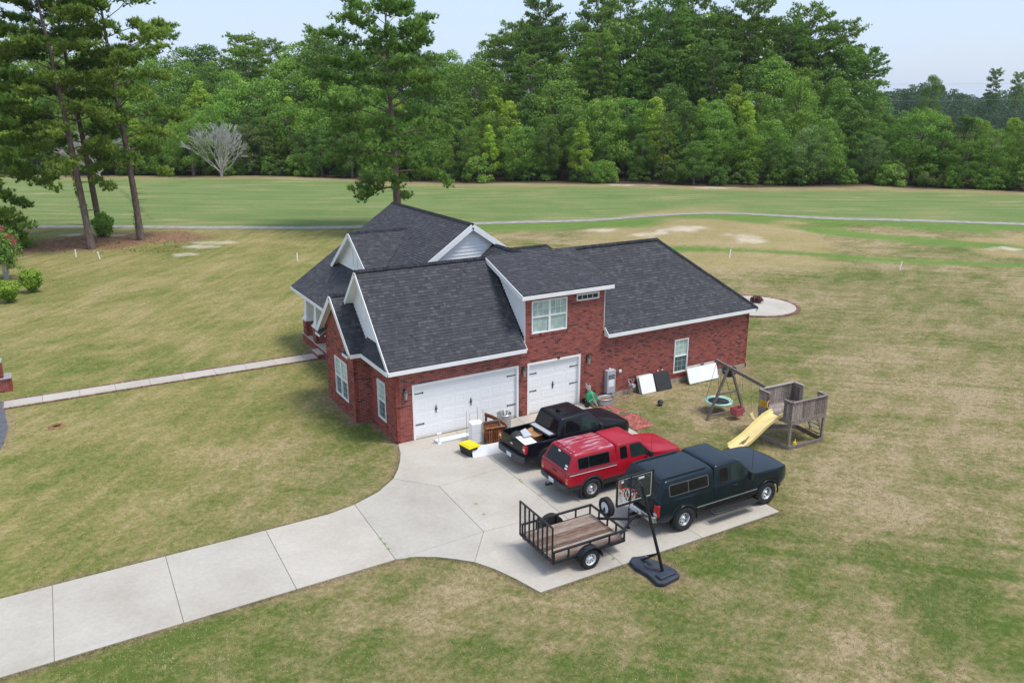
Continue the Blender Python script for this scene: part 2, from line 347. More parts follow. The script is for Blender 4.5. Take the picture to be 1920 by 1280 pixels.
mound = np.exp(-(((GX-47)*.62+(GY-32.5)*-.55)/9)**2-(((GX-47)*.55+(GY-32.5)*.62)/17)**2)
mound2 = np.exp(-((GX-70)/8)**2-((GY-12)/6)**2)
dry = np.clip(np.maximum(smooth01(mound + wob*.35, .2, .5), smooth01(mound2+wob*.4, .3, .55))*(1-lush), 0, 1)
dry = np.maximum(dry, edge_dry*(1-woodf))
q = np.hypot((GX+6)/11.5, (GY-60)/5.4); straw = 1-smooth01(q + wob*.55 + (vnoise(GX,GY,.7,8)-.5)*.35, .72, 1.05)
dD, _ = seg_dist(GX, GY, DRIVE, True); inD = inside(GX, GY, DRIVE); hf = vnoise(GX,GY,2.2,9)
dirt = (1-smooth01(dD + (hf-.5)*.25, .06, .26))*.8; dirt[inD] = 1
HOUSE = [(0,0),(19.25,0),(19.25,6.2),(13.2,16.2),(1,16.4),(1,6.6),(-.66,6.6),(-.66,2.97),(0,2.97)]
dH, _ = seg_dist(GX, GY, HOUSE, True); dirt = np.maximum(dirt, (1-smooth01(dH + (hf-.5)*.5, .1, .5))*.85)
dirt = np.maximum(dirt, (1-smooth01(np.hypot((GX-10.3)/1.3, (GY+.6)/.55)+(hf-.5)*.5, .6, 1.1))*.8)
for (cx,cy,rx,ry,a) in [(13.3,-3.7,.8,.8,.6),(15.2,-4.6,1.0,.6,.45),(11,-7.9,.9,.6,.45),(3.1,-12.2,.75,1.05,.9),(9.9,-4.8,.7,1.2,.35),(-11.7,8.9,.35,.3,.9),(-13.6,9.6,.35,3,.7)]:
    dirt = np.maximum(dirt, (1-smooth01(np.hypot((GX-cx)/rx, (GY-cy)/ry)+(hf-.5)*.6, .6, 1.15))*a)
sandm = np.zeros(GX.shape)
for (px,py,rx,ry) in [(1280,441,3.2,1.1),(1215,447,2.2,.8),(1398,457,1.7,1.3),(375,463,2.0,.45),(405,455,2.6,.45),(1130,434,2,.6),(440,425,2.2,.35),(1180,347,5,1.2),(1340,352,4,1),(1790,350,6,1.4),(1560,345,5,1.2),(1880,466,2,.6),(345,477,1.6,.4),(220,441,1.3,.3),(135,440,1.3,.3)]:
    c = gp(px, py); u = np.array([RT.x,RT.y]); a = (GX-c.x)*u[0]+(GY-c.y)*u[1]; b = -(GX-c.x)*u[1]+(GY-c.y)*u[0]
    sandm = np.maximum(sandm, (1-smooth01(np.hypot(a/rx, b/(ry*2.2))+(vnoise(GX,GY,.8,12)-.5)*.9, .55, 1.0)))
sidel = smooth01(-GX*.7+GY*.5, -3, 9)*(1-smooth01(sgC,-1,0))
tone = np.zeros(GX.shape)     # where the grass stays greener (+) or has dried out (-)
for (px,py,rx,ry,k_) in [(1400,1185,3.4,.9,1),(1330,1250,3,.9,.9),(1810,1135,2.2,1.6,.9),(1690,1120,1.2,1.4,.7),(1440,1005,2.6,.8,.8),(1300,1045,1.8,.6,.8),(260,1255,3.2,.8,.9),(470,1190,3,.7,.8),(60,900,2.2,1.6,1),(150,850,2.5,1.2,.8),(340,890,3,1,.6),(705,805,1.2,1,1),(640,790,1.5,1,.6),(620,880,2,1.6,.5),(640,690,3,1,.8),(250,690,6,.8,.8),(120,640,4,.9,.6),(1250,800,1.2,1.6,.8),(1150,770,1,1,.5),(1750,520,5,2,.6),(1780,560,6,2,.6),(1500,600,5,1.2,.5),(1650,640,5,1.2,.4),(1450,640,4,1,.4),(740,1240,3,.6,.7),(1050,1180,2,.5,.6),(1880,1060,1.5,1.5,.7),
                         (1620,1200,2.2,1.2,-1),(1720,985,3,1.5,-.9),(1520,965,2.6,1,-.8),(1660,860,4,1.5,-.7),(950,1195,2.5,.7,-.9),(1130,1165,1.5,.6,-.9),(860,1130,1.6,.7,-.8),(600,1010,2.2,.8,-.7),(520,860,3,1,-.5),(300,625,5,1.2,-.5),(160,1120,2,.8,-.6),(380,1050,3,.6,-.6),(1320,810,2,1.2,-.6),(1600,760,3,1.2,-.5),(1850,760,4,1.5,-.5),(1560,560,5,1.2,-.5),(450,580,7,1.5,-.4),(700,1150,1.5,.5,-.8)]:
    c = gp(px, py); u = np.array([RT.x,RT.y]); a = (GX-c.x)*u[0]+(GY-c.y)*u[1]; b_ = -(GX-c.x)*u[1]+(GY-c.y)*u[0]; q_ = np.hypot(a/rx, b_/(ry*1.7))+(vnoise(GX,GY,.55,41)-.5)*1.0+(vnoise(GX,GY,1.7,42)-.5)*.5
    tone += k_*(1-smooth01(q_, .35, 1.35))
vattr('tone', np.clip(tone,-1,1))
dirt = np.maximum(dirt, .75*smooth01(sgW + wob*5 + (vnoise(GX,GY,.35,51)-.5)*4, -5.5, -1.5)*(1-woodf))
for n_, a_ in dict(fair=fair, lush=lush, dry=dry, straw=straw*(1-fair), dirt=dirt, sandy=sandm*(.35+.5*vnoise(GX,GY,.9,31)), wood=woodf, mellow=sidel).items(): vattr(n_, a_)

def grassmat():
    m, t, p = newmat('lawn_grass'); v = coords(t); at = lambda n: N(t, 'ShaderNodeAttribute', attribute_name=n).outputs['Fac']
    vs = coords(t, (.45, 1.0, 1), (0,0,R(-20)))
    big = noise_n(t, v, .11, 5, .6, .6); mid = noise_n(t, vs, .75, 6, .65, .3); sm = noise_n(t, v, 5.5, 6, .75); fine = noise_n(t, v, 38, 3, .7)
    mh = noise_n(t, v, 2.1, 5, .7)
    def lin(a, ka, b, kb, c, kc, d, kd):
        o = None
        for s_, k in ((a,ka),(b,kb),(c,kc),(d,kd)):
            n = N(t, 'ShaderNodeMath', operation='MULTIPLY_ADD'); t.links.new(s_, n.inputs[0]); n.inputs[1].default_value = k
            if o is None: n.inputs[2].default_value = 0
            else: t.links.new(o, n.inputs[2])
            o = n.outputs[0]
        return o
    f = lin(big,.34,mid,.28,mh,.20,sm,.18)
    st1 = noise_n(t, coords(t, (.10,1.5,1), (0,0,R(-56))), 1.1, 4, .6); st2 = noise_n(t, coords(t, (.10,1.5,1), (0,0,R(44))), 1.1, 4, .6)
    stm = N(t,'ShaderNodeMix'); t.links.new(at('mellow'), stm.inputs[0]); t.links.new(st2, stm.inputs[2]); t.links.new(st1, stm.inputs[3])
    f = lin(big,.27,mid,.22,mh,.17,sm,.17); s5 = N(t,'ShaderNodeMath',operation='MULTIPLY_ADD'); t.links.new(stm.outputs[0], s5.inputs[0]); s5.inputs[1].default_value = .17; t.links.new(f, s5.inputs[2]); f = s5.outputs[0]
    tn = N(t,'ShaderNodeMath',operation='MULTIPLY_ADD'); t.links.new(at('tone'), tn.inputs[0]); tn.inputs[1].default_value = -.043; t.links.new(f, tn.inputs[2]); f = tn.outputs[0]
    lawn = ramp(t, [(.425,(.088,.125,.026)),(.455,(.130,.148,.042)),(.486,(.190,.176,.068)),(.52,(.252,.208,.100)),(.565,(.345,.268,.158))], f).outputs[0]
    mellow = ramp(t, [(.42,(.112,.150,.030)),(.465,(.185,.188,.056)),(.515,(.258,.226,.084)),(.57,(.35,.278,.135))], f).outputs[0]
    lawn = mixc(t, lawn, mellow, at('mellow'))
    fw = coords(t, (.16, 1, 1), (0,0,R(30.36)))
    f2 = lin(noise_n(t, fw, .5, 5, .6),.55, big,.25, mh,.1, sm,.1)
    fairc = ramp(t, [(.38,(.118,.182,.054)),(.48,(.152,.208,.068)),(.55,(.190,.226,.082)),(.61,(.29,.265,.125))], f2).outputs[0]
    lush = ramp(t, [(.40,(.095,.182,.034)),(.56,(.160,.225,.056))], f).outputs[0]
    dry = ramp(t, [(.38,(.245,.215,.085)),(.5,(.32,.255,.12)),(.62,(.40,.31,.185))], f).outputs[0]
    strw = ramp(t, [(.42,(.12,.07,.04)),(.5,(.235,.135,.078)),(.56,(.29,.18,.105)),(.62,(.22,.20,.085))], lin(mh,.5,sm,.3,mid,.1,big,.1)).outputs[0]
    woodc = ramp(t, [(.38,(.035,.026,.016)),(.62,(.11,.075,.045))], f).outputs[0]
    dirtc = ramp(t, [(.38,(.17,.115,.065)),(.6,(.33,.245,.155))], lin(mh,.4,sm,.4,mid,.1,big,.1)).outputs[0]
    c = mixc(t, lawn, dry, at('dry')); c = mixc(t, c, lush, at('lush')); c = mixc(t, c, fairc, at('fair')); 
    dd = ramp(t, [(.42,(0,0,0)),(.6,(1,1,1))], sm).outputs[0]
    c = mixc(t, c, dry, mixc(t, at('dry'), (.75,.75,.75), 1, 'MULTIPLY'))
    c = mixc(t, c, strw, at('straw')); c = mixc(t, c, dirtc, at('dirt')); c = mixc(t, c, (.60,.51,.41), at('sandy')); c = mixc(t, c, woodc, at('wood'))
    g = ramp(t, [(.32,(.50,.52,.47)),(.5,(1,1,1)),(.68,(1.48,1.45,1.40))], lin(fine,.55,sm,.45,mid,0,big,0)).outputs[0]
    c = mixc(t, c, g, 1, 'MULTIPLY')
    t.links.new(c, p.inputs['Base Color']); p.inputs['Roughness'].default_value = .95; p.inputs['Specular IOR Level'].default_value = .1
    bump(t, p, lin(fine,.6,sm,.4,mid,0,big,0), .7, .05); return m
M['grass'] = grassmat(); me.materials.append(M['grass'])
ground = bpy.data.objects.new('lawn', me); COL.objects.link(ground); tag(ground, kind='structure')

# ---- driveway of separate concrete slabs
def inset(poly, d):
    n = len(poly); out = []; A = sum(poly[i][0]*poly[(i+1) % n][1]-poly[(i+1) % n][0]*poly[i][1] for i in range(n)); s = 1 if A > 0 else -1
    for i in range(n):
        p0, p1, p2 = (Vector(poly[j % n]).to_2d() for j in (i-1, i, i+1)); e1 = (p1-p0).normalized(); e2 = (p2-p1).normalized()
        n1 = Vector((-e1.y, e1.x))*s; n2 = Vector((-e2.y, e2.x))*s; k = (n1+n2); k = k/max(.3, k.length_squared)*2
        out.append(tuple(p1 + k*d))
    return out
def slab(name, poly, z0, z1, m, parent, gap=.007):
    b = MB(); q = inset(poly, gap); b.prism([(x,y,z0) for x,y in q], (0,0,z1-z0)); return b.build(name, m, parent, bevel=.006)
drv = MB().prism([(x,y,-.02) for x,y in inset(DRIVE, .03)], (0,0,.034)).build('driveway', M['dirt']); tag(drv, kind='structure')
SL = [[(.02,-.04),(2.55,-.04),(2.55,-4.0),(-.17,-4.2),(-1.34,-2.8),(-.92,-2.2),(-.55,-1.53),(-.25,-.85),(-.07,-.2)],
      [(2.55,-.04),(5.46,-.04),(5.46,-3.95),(2.55,-4.0)], [(5.46,-.04),(9.02,-.04),(8.97,-3.95),(5.46,-3.95)],
      [(-.17,-4.2),(2.55,-4.0),(2.5,-7.92),(-.28,-7.74)], [(2.55,-4.0),(5.46,-3.95),(5.46,-7.95),(2.5,-7.92)], [(5.46,-3.95),(8.97,-3.95),(8.91,-7.98),(5.46,-7.95)],
      [(-.28,-7.74),(2.5,-7.92),(2.36,-11.47),(-.48,-11.42),(-.74,-10.5),(-1.02,-9.75),(-1.35,-9.14)],
      [(2.5,-7.92),(5.46,-7.95),(5.46,-11.53),(2.36,-11.47)], [(5.46,-7.95),(8.91,-7.98),(8.86,-11.58),(5.46,-11.53)],
      [(-3.32,-7.82),(-.28,-7.74),(-1.35,-9.14),(-1.75,-8.72),(-2.2,-8.32),(-2.75,-7.98)],
      [(-3.22,-3.95),(-2.2,-3.5),(-1.34,-2.8),(-.17,-4.2),(-.28,-7.74),(-3.32,-7.82)],
      [(-6.25,-4.15),(-4.2,-4.15),(-3.22,-3.95),(-3.32,-7.82),(-6.3,-7.83)]]
x1 = -6.25
for k in range(11):
    x0 = x1 - 2.98; SL.append([(x0,-4.15),(x1,-4.15),(x1-.05,-7.83),(x0-.05,-7.83)]); x1 = x0
for p_ in SL: slab('slab', p_, .0, .04, M['concrete'], drv)
# weeds in the joints
wd = MB()
for (px,py) in [(722,1020),(728,1030),(713,1010),(893,945),(908,965),(975,900),(978,904),(1150,1048),(768,1046)]:
    c = gp(px,py,.03)
    for k in range(26):
        a = random.random()*6.28; r = random.gauss(0,.045); x = c.x+r*math.cos(a); y = c.y+r*math.sin(a)*1.3; h = random.uniform(.03,.08); d = random.random()*6.28
        wd.add([(x-.008*math.cos(d),y-.008*math.sin(d),.03),(x+.008*math.cos(d),y+.008*math.sin(d),.03),(x+random.uniform(-.04,.04),y+random.uniform(-.04,.04),.03+h)],[(0,1,2)])
wd.build('weeds', M['leaf_b'], None, kind='stuff', fix=False)

# ---- front walk with brick edging
walk = MB().box(-13.75,12.35,-.02, .98,13.62,.012).build('front_walk', M['dirt']); tag(walk, kind='structure')
x = -13.7
while x < .9:
    slab('slab', [(x,12.5),(min(x+1.52,.97),12.5),(min(x+1.52,.97),13.47),(x,13.47)], .0, .04, M['concrete'], walk, .006); x += 1.52
eb = MB()
for yy in (12.40, 13.57):
    x = -13.7
    while x < .9: eb.box(x+.006, yy-.05, 0, x+.094, yy+.05, .05+random.uniform(-.006,.006)); x += .102
eb.build('edging_brick', M['paver'], walk, kind='stuff')
tag(MB().prism([(x,y,0) for x,y in [(-16,18),(-13.7,13.4),(-13.62,11.5),(-13.5,9.9),(-13.62,8),(-13.9,6.4),(-16,2),(-22,0),(-22,18)]], (0,0,.008)).build('parking_asphalt', M['asphalt']), kind='structure')

# ---- cart path ribbon
def ribbon(pts, w, z, name, m, sub=6):
    P = [Vector((*p,0)) for p in pts]; Q = []
    for i in range(len(P)-1):
        a, b, c, d = P[max(i-1,0)], P[i], P[i+1], P[min(i+2,len(P)-1)]
        for k in range(sub):
            t = k/sub; Q.append(.5*((2*b)+(-a+c)*t+(2*a-5*b+4*c-d)*t*t+(-a+3*b-3*c+d)*t**3))
    b_ = MB(); L_, R_ = [], []
    for i in range(len(Q)-1):
        d = (Q[i+1]-Q[max(i-1,0)]).normalized(); n = Vector((-d.y,d.x,0)); j = random.uniform(-.06,.06)
        for lst, s_ in ((L_,1),(R_,-1)):
            q_ = Q[i]+n*s_*(w/2+j*s_); lst.append((q_.x,q_.y,float(gz(q_.x,q_.y))+z))
    n_ = len(L_); b_.add(L_+R_, [(i,i+1,n_+i+1,n_+i) for i in range(n_-1)]); return b_.build(name, m, smooth=60)
tag(ribbon(CART, 2.0, .03, 'cart_path', M['path'], 10), kind='structure')
# ---- round patio behind the house with paver rim and planting ring
pc = gp(1412,573.5); PR_ = 2.75; pt = MB().lathe([(PR_,0),(PR_,.05),(.01,.055)], pc, n=56).build('patio', M['concrete'], smooth=30); tag(pt, kind='structure')
pr_ = MB()
for k in range(110):
    a0 = 2*math.pi*k/110+.006; a1 = 2*math.pi*(k+1)/110-.006; q = [(pc.x+r*math.cos(a),pc.y+r*math.sin(a),0) for r,a in ((PR_+.02,a0),(PR_+.27,a0),(PR_+.27,a1),(PR_+.02,a1))]
    pr_.prism(q, (0,0,.065+random.uniform(-.006,.006)))
pr_.build('edging_paver', M['paver'], pt, kind='stuff')
# ---- red pavers beside the driveway
rp = MB().prism([(x,y,0) for x,y in [(9.06,-.75),(10.0,-1.05),(10.35,-2.5),(10.12,-3.62),(9.06,-3.75)]], (0,0,.012)).build('paver_strip', M['dirt']); tag(rp, kind='structure')
k = 0; yy = -.85
while yy > -3.7:
    xx = 9.08+(.1 if k % 2 else 0)
    while xx < 10.3:
        if xx+.18 < 10.0+ (min(1,(-yy-1.05)/1.45)*.35 if yy > -2.5 else .35-(-yy-2.5)/1.1*.23): 
            share_me = None
            b = MB().box(xx,yy-.09,0,xx+.19,yy,.034+random.uniform(0,.008)).build('paver', M['redpaver'], rp)
        xx += .2
    yy -= .1; k += 1
# ---------------------------------------------------------------- house
house = thing('brick_house', 'red brick house with dark shingle roofs, white trim and two garage doors', 'house')
def subtract(iv, cuts):
    out = [iv]
    for c0, c1 in cuts:
        nw = []
        for a, b in out:
            if c1 <= a or c0 >= b: nw.append((a,b)); continue
            if c0 > a: nw.append((a,c0))
            if c1 < b: nw.append((c1,b))
        out = nw
    return out
BR = MB(); MO = MB()
def brick_wall(O, U, Nn, Lg, z0, z1, holes=(), span=None, thick=.16, bond=0):
    O = Vector(O); U = Vector(U); Nn = Vector(Nn); BL, BH, J = .200, .0560, .0125
    sp = span or (lambda z: (0, Lg))
    zs = sorted(set([z0,z1]+[h for q in holes for h in (q[2],q[3]) if z0 < h < z1])); 
    if span:
        zs = sorted(set(zs + list(np.linspace(z0,z1,24))))
    for za, zb in zip(zs[:-1], zs[1:]):
        zm = (za+zb)/2; lo, hi = sp(zm)
        for a, b in subtract((lo,hi), [(h[0],h[1]) for h in holes if h[2] <= zm < h[3]]):
            if b-a < .01: continue
            q = [O+U*a+Vector((0,0,za)), O+U*b+Vector((0,0,za)), O+U*b+Vector((0,0,zb)), O+U*a+Vector((0,0,zb))]
            MO.prism(q, -Nn*thick)
    k = 0; z = z0
    while z < z1-.02:
        zt = min(z+BH, z1); zm = (z+zt)/2; lo, hi = sp(zm); cuts = [(h[0],h[1]) for h in holes if h[2]-.03 < zm < h[3]+.03]
        u = lo - (bond + (k % 2)*.5)*(BL+J) % (BL+J) - random.random()*.0
        u = math.floor(lo/(BL+J))*(BL+J) - (k % 2)*.5*(BL+J)
        while u < hi:
            rr = random.random()
            for a, b in subtract((max(u,lo), min(u+BL,hi)), cuts):
                if b-a < .02: continue
                e = .008+random.uniform(-.002,.003); p = [O+U*uu+Vector((0,0,zz)) for uu,zz in ((a,z),(b,z),(b,zt),(a,zt))]; f = [x_+Nn*e for x_ in p]
                BR.add(p+f, [(4,5,6,7),(0,1,5,4),(1,2,6,5),(2,3,7,6),(3,0,4,7)], rr)
            u += BL+J
        z += BH+J; k += 1
def sill(O, U, Nn, a, b, z):
    O = Vector(O); U = Vector(U); Nn = Vector(Nn); u = a-.04
    while u < b+.03:
        q = [O+U*uu+Vector((0,0,zz))+Nn*.008 for uu,zz in ((u,z-.1),(u+.06,z-.1),(u+.06,z-.004),(u,z-.004))]; BR.prism(q, Nn*.03, random.random()); u += .069
X_, Y_ = Vector((1,0,0)), Vector((0,1,0)); nY, nX = -Y_, -X_
D1 = (.69,5.61,0,2.37); D2 = (6.05,8.83,0,2.37); WU = (6.25,8.05,3.66,5.1); WS = (8.54,9.75,4.82,5.12); W2 = (14.34,15.22,.49,2.18)
brick_wall((0,0,0), X_, nY, 19.25, .0, 3.06, [D1,D2,W2])
brick_wall((5.94,0,3.06), X_, nY, 4.11, 0, 2.28, [(WU[0]-5.94,WU[1]-5.94,WU[2]-3.06,WU[3]-3.06),(WS[0]-5.94,WS[1]-5.94,WS[2]-3.06,WS[3]-3.06)])
sill((0,0,0),X_,nY,WU[0],WU[1],WU[2]); sill((0,0,0),X_,nY,WS[0],WS[1],WS[2]); sill((0,0,0),X_,nY,W2[0],W2[1],W2[2])
WF = (1.1,1.98,.53,2.2); brick_wall((0,2.97,0), nY, nX, 2.97, 0, 3.1, [(2.97-WF[1],2.97-WF[0],WF[2],WF[3])]); sill((0,0,0),Y_,nX,WF[0],WF[1],WF[2])
brick_wall((-.655,2.97,0), X_, nY, .655, 0, 3.3)
WB = (3.8,5.42,.63,2.38)
def bspan(z): return (0,3.64) if z < 3.25 else (max(0,(z-3.25)/.91-.25), min(3.64, 3.64-(z-3.25)/.91+.25))
brick_wall((-.655,6.61,0), nY, nX, 3.64, 0, 5.0, [(6.61-WB[1],6.61-WB[0],WB[2],WB[3])], span=bspan); sill((-.655,0,0),Y_,nX,WB[0],WB[1],WB[2])
brick_wall((2.6,6.61,0), -X_, Y_, 3.25, 0, 3.2)                 # bay side to porch
brick_wall((2.6,16.2,0), nY, nX, 9.6, .4, 3.3, [(4.2,5.3,.45,2.5),(1.2,2.6,1.0,2.4),(6.8,8.2,1.0,2.4)])    # wall behind porch
brick_wall((19.25,0,0), Y_, X_, 6.2, 0, 3.06); brick_wall((13,16.2,0), -X_, Y_, 10.4, 0, 3.1)
brick_wall((19.25,6.2,0), -X_, Y_, 6.25, 0, 3.06); brick_wall((13,6.2,0), Y_, X_, 10, 0, 3.1)
BR.build('brick', M['brick'], house, kind='stuff', fix=False); MO.build('mortar_wall', M['mortar'], house, fix=False)
MB().box(9.25,-.03,-.05,19.28,.05,.2).box(19.2,-.03,-.05,19.29,6.2,.2).build('foundation', M['found'], house)

SH = MB(); CAPS = MB(); DK = MB(); SF = MB()
def clip(poly, clipper):
    out = poly
    n = len(clipper)
    for i in range(n):
        a, b = clipper[i], clipper[(i+1) % n]; inp = out; out = []
        if not inp: return []
        def sd_(p): return (b[0]-a[0])*(p[1]-a[1])-(b[1]-a[1])*(p[0]-a[0])
        for j in range(len(inp)):
            p, q = inp[j], inp[(j+1) % len(inp)]; sp_, sq_ = sd_(p), sd_(q)
            if sp_ >= 0: out.append(p)
            if (sp_ >= 0) != (sq_ >= 0):
                t = sp_/(sp_-sq_); out.append((p[0]+(q[0]-p[0])*t, p[1]+(q[1]-p[1])*t))
    return out
def roof(poly, thick=.12):
    """poly: convex 3D polygon, first edge is the eave, counter-clockwise from outside"""
    P = [Vector(p) for p in poly]; U = (P[1]-P[0]).normalized(); Nn = U.cross(P[2]-P[1]).normalized(); V_ = Nn.cross(U); O = P[0]
    DK.prism(P, -Nn*thick*.5); SF.prism([p-Nn*(thick*.5+.003) for p in P], -Nn*thick*.5)
    q = [((p-O).dot(U),(p-O).dot(V_)) for p in P]; u0 = min(a for a,b in q); u1 = max(a for a,b in q); v1 = max(b for a,b in q); e = .142; v = 0
    while v < v1:
        u = u0-random.random()*.3
        while u < u1:
            wd_ = random.choice((.12,.15,.19,.23,.27)); c = clip([(u+.004,v),(u+wd_,v),(u+wd_,v+e),(u+.004,v+e)], q)
            if len(c) > 2:
                th = .017 if random.random() < .55 else .010
                pts = [O+U*a+V_*b+Nn*(.003+th*(1-(b-v)/e)) for a,b in c]; rr = random.random(); rr = rr*.75+.25*random.random() if th < .015 else .35+.65*rr
                n = len(pts); fs = [tuple(range(n))]; low = [i for i in range(n) if abs(c[i][1]-v) < 1e-6 and abs(c[(i+1) % n][1]-v) < 1e-6]
                ext = []
                for i in low:
                    ext += [O+U*c[i][0]+V_*c[i][1], O+U*c[(i+1) % n][0]+V_*c[(i+1) % n][1]]; fs.append((i, n+len(ext)-2, n+len(ext)-1, (i+1) % n))
                SH.add(pts+ext, fs, rr)
            u += wd_
        v += e
def cap(a, b, w=.15, drop=.10):
    a = Vector(a); b = Vector(b); d = (b-a); Ln = d.length; d.normalize(); s_ = d.cross(Vector((0,0,1))).normalized(); t = 0
    while t < Ln:
        p = a+d*t; q = a+d*min(t+.17,Ln); z = Vector((0,0,1)); h0, h1 = .045, .028
        CAPS.add([p-s_*w+z*(h0-drop), p+z*h0, p+s_*w+z*(h0-drop), q-s_*w+z*(h1-drop), q+z*h1, q+s_*w+z*(h1-drop), p-s_*w+z*(-.02-drop), p+z*(h0-.04), p+s_*w+z*(-.02-drop)],
                 [(0,3,4,1),(1,4,5,2),(0,1,7,6),(1,2,8,7)]); t += .15
ZE, YE, ZR, YR = 3.20, -.30, 6.57, 2.94
YB = 2*YR-YE
roof([(-.38,YE,ZE),(5.83,YE,ZE),(5.83,YR,ZR),(-.38,YR,ZR)])                     # garage front slope
roof([(5.7,YB,ZE),(-.38,YB,ZE),(-.38,YR,ZR),(5.7,YR,ZR)])                        # garage back slope
roof([(10.12,YE,ZE),(19.5,YE,ZE),(15.42,YR,ZR),(10.12,YR,ZR)])                   # right wing front slope
roof([(19.5,YE,ZE),(19.5,YB,ZE),(15.42,YR,ZR)])                                   # hip end
roof([(19.5,YB,ZE),(5.7,YB,ZE),(5.7,YR,ZR),(15.42,YR,ZR)])                        # back slope
ZD = 5.46
roof([(5.62,YE,ZD),(10.32,YE,ZD),(10.32,YR+.02,ZR+.03),(5.62,YR+.02,ZR+.03)])    # shed dormer over the small garage
XE, XM, ZM, Y0, Y1 = .53, 6.85, 7.5, 6.4, 16.5; SM = (ZM-ZE)/(XM-XE)
roof([(XE,Y1,ZE),(XE,Y0,ZE),(XM,Y0,ZM),(XM,Y1,ZM)]); roof([(2*XM-XE,Y0,ZE),(2*XM-XE,Y1,ZE),(XM,Y1,ZM),(XM,Y0,ZM)])
YDm, ZDm, XDf = 11.6, 6.72, 2.38; hw_ = 3.12; zl = 4.56                            # front gable dormer
xl = XE+(zl-ZE)/SM; xr_ = XE+(ZDm-ZE)/SM
roof([(XDf,YDm-hw_,zl),(xl+.05,YDm-hw_,zl),(xr_+.02,YDm,ZDm),(XDf,YDm,ZDm)]); roof([(xl+.05,YDm+hw_,zl),(XDf,YDm+hw_,zl),(XDf,YDm,ZDm),(xr_+.02,YDm,ZDm)])
YBr, ZBr = 4.79, 5.25                                                              # bay gable
roof([(-.92,2.56,3.22),(1.6,2.56,3.22),(1.6,YBr,ZBr),(-.92,YBr,ZBr)]); roof([(1.6,7.02,3.22),(-.92,7.02,3.22),(-.92,YBr,ZBr),(1.6,YBr,ZBr)])
roof([(-.42,2.6,3.2),(-.42,-.28,3.2),(.02,.36,3.8),(.02,2.9,3.8)], .06)           # pent roof along the gable foot
roof([(-.99,3.25,3.13),(-.99,2.66,3.13),(-.64,3.0,3.36),(-.64,3.25,3.36)], .04); roof([(-.99,6.92,3.13),(-.99,6.33,3.13),(-.64,6.33,3.36),(-.64,6.58,3.36)], .04)
roof([(4,6.62,3.1),(4,2.88,3.1),(8.1,2.88,6.4),(8.1,6.62,6.4)]); roof([(12.2,2.9,3.1),(12.2,6.62,3.1),(8.1,6.62,6.4),(8.1,2.9,6.4)])
# rear wing
roof([(9.0,6.0,3.2),(15.4,6.0,3.2),(13,9.4,5.5),(9,9.4,5.5)]); roof([(15.4,6.0,3.2),(15.4,12.8,3.2),(13,9.4,5.5)]); roof([(15.4,12.8,3.2),(9,12.8,3.2),(9,9.4,5.5),(13,9.4,5.5)])
for a, b in [((-.38,YR,ZR),(5.6,YR,ZR)),((10.3,YR,ZR),(15.42,YR,ZR)),((15.42,YR,ZR),(19.5,YE,ZE)),((15.42,YR,ZR),(19.5,YB,ZE)),((XM,Y0,ZM),(XM,Y1,ZM)),((XDf,YDm,ZDm),(xr_,YDm,ZDm)),((-.92,YBr,ZBr),(1.0,YBr,ZBr)),((8.1,3.2,6.4),(8.1,6.6,6.4)),((9.6,9.4,5.5),(13,9.4,5.5)),((13,9.4,5.5),(15.4,6,3.2))]: cap(a, b)
SF.build('roof_soffit', M['white'], house, fix=False); DK.build('roof_deck', M['shingle_base'], house, fix=False); SH.build('shingle', M['shingle'], house, kind='stuff', fix=False); CAPS.build('ridge_cap', M['cap'], house, kind='stuff', fix=False)

# white trim: fascia and soffits
def board(a, b, w=.03, h=.17, dz=-.12, off=(0,0,0), name='fascia'):
    a = Vector(a)+Vector(off)+Vector((0,0,dz)); b = Vector(b)+Vector(off)+Vector((0,0,dz)); return MB().beam(a, b, w, h).build(name, M['white'], house, bevel=.004)
board((-.40,YE-.02,ZE),(5.83,YE-.02,ZE)); board((10.1,YE-.02,ZE),(19.5,YE-.02,ZE)); board((5.60,YE-.02,ZD),(10.34,YE-.02,ZD)); board((19.52,YE,ZE),(19.52,YB,ZE))
board((-.40,YE-.02,ZE),(-.40,YR,ZR)); board((-.40,YR,ZR),(-.40,4.5,ZR-(4.5-YR)*1.04)); board((5.60,YE-.02,ZD),(5.60,YR-.1,ZR-.01),h=.2,dz=-.10)
board((5.84,YE,ZE),(5.84,.0,ZE+.3)); board((10.10,YE-.01,ZE),(10.10,.0,ZE+.3))
MB().prism([(10.1,-.31,3.02),(10.1,0,3.02),(10.1,0,3.42),(10.1,-.31,3.2)],(.02,0,0)).build('eave_end', M['white'], house); MB().prism([(5.83,-.31,3.02),(5.83,0,3.02),(5.83,0,3.42),(5.83,-.31,3.2)],(.02,0,0)).build('eave_end', M['white'], house)
board((XE-.02,Y1,ZE),(XE-.02,7.0,ZE)); board((XE,Y1+.02,ZE),(XM,Y1+.02,ZM)); board((XE,Y0-.02,ZE),(XM,Y0-.02,ZM),h=.26,dz=-.14,w=.05); board((XM,Y0-.02,ZM),(2*XM-XE,Y0-.02,ZE),h=.26,dz=-.14,w=.05)
board((XDf-.02,YDm-hw_,zl),(XDf-.02,YDm,ZDm),h=.22); board((XDf-.02,YDm+hw_,zl),(XDf-.02,YDm,ZDm),h=.22)
board((-.94,2.56,3.22),(-.94,YBr,ZBr),h=.22); board((-.94,7.02,3.22),(-.94,YBr,ZBr),h=.22)
board((-.44,2.58,3.2),(-.44,-.3,3.2)); board((-.92,2.54,3.22),(-.42,2.54,3.22)); board((-1.01,3.25,3.13),(-1.01,2.62,3.13),h=.10,dz=-.07); board((-1.01,6.96,3.13),(-1.01,6.33,3.13),h=.10,dz=-.07)
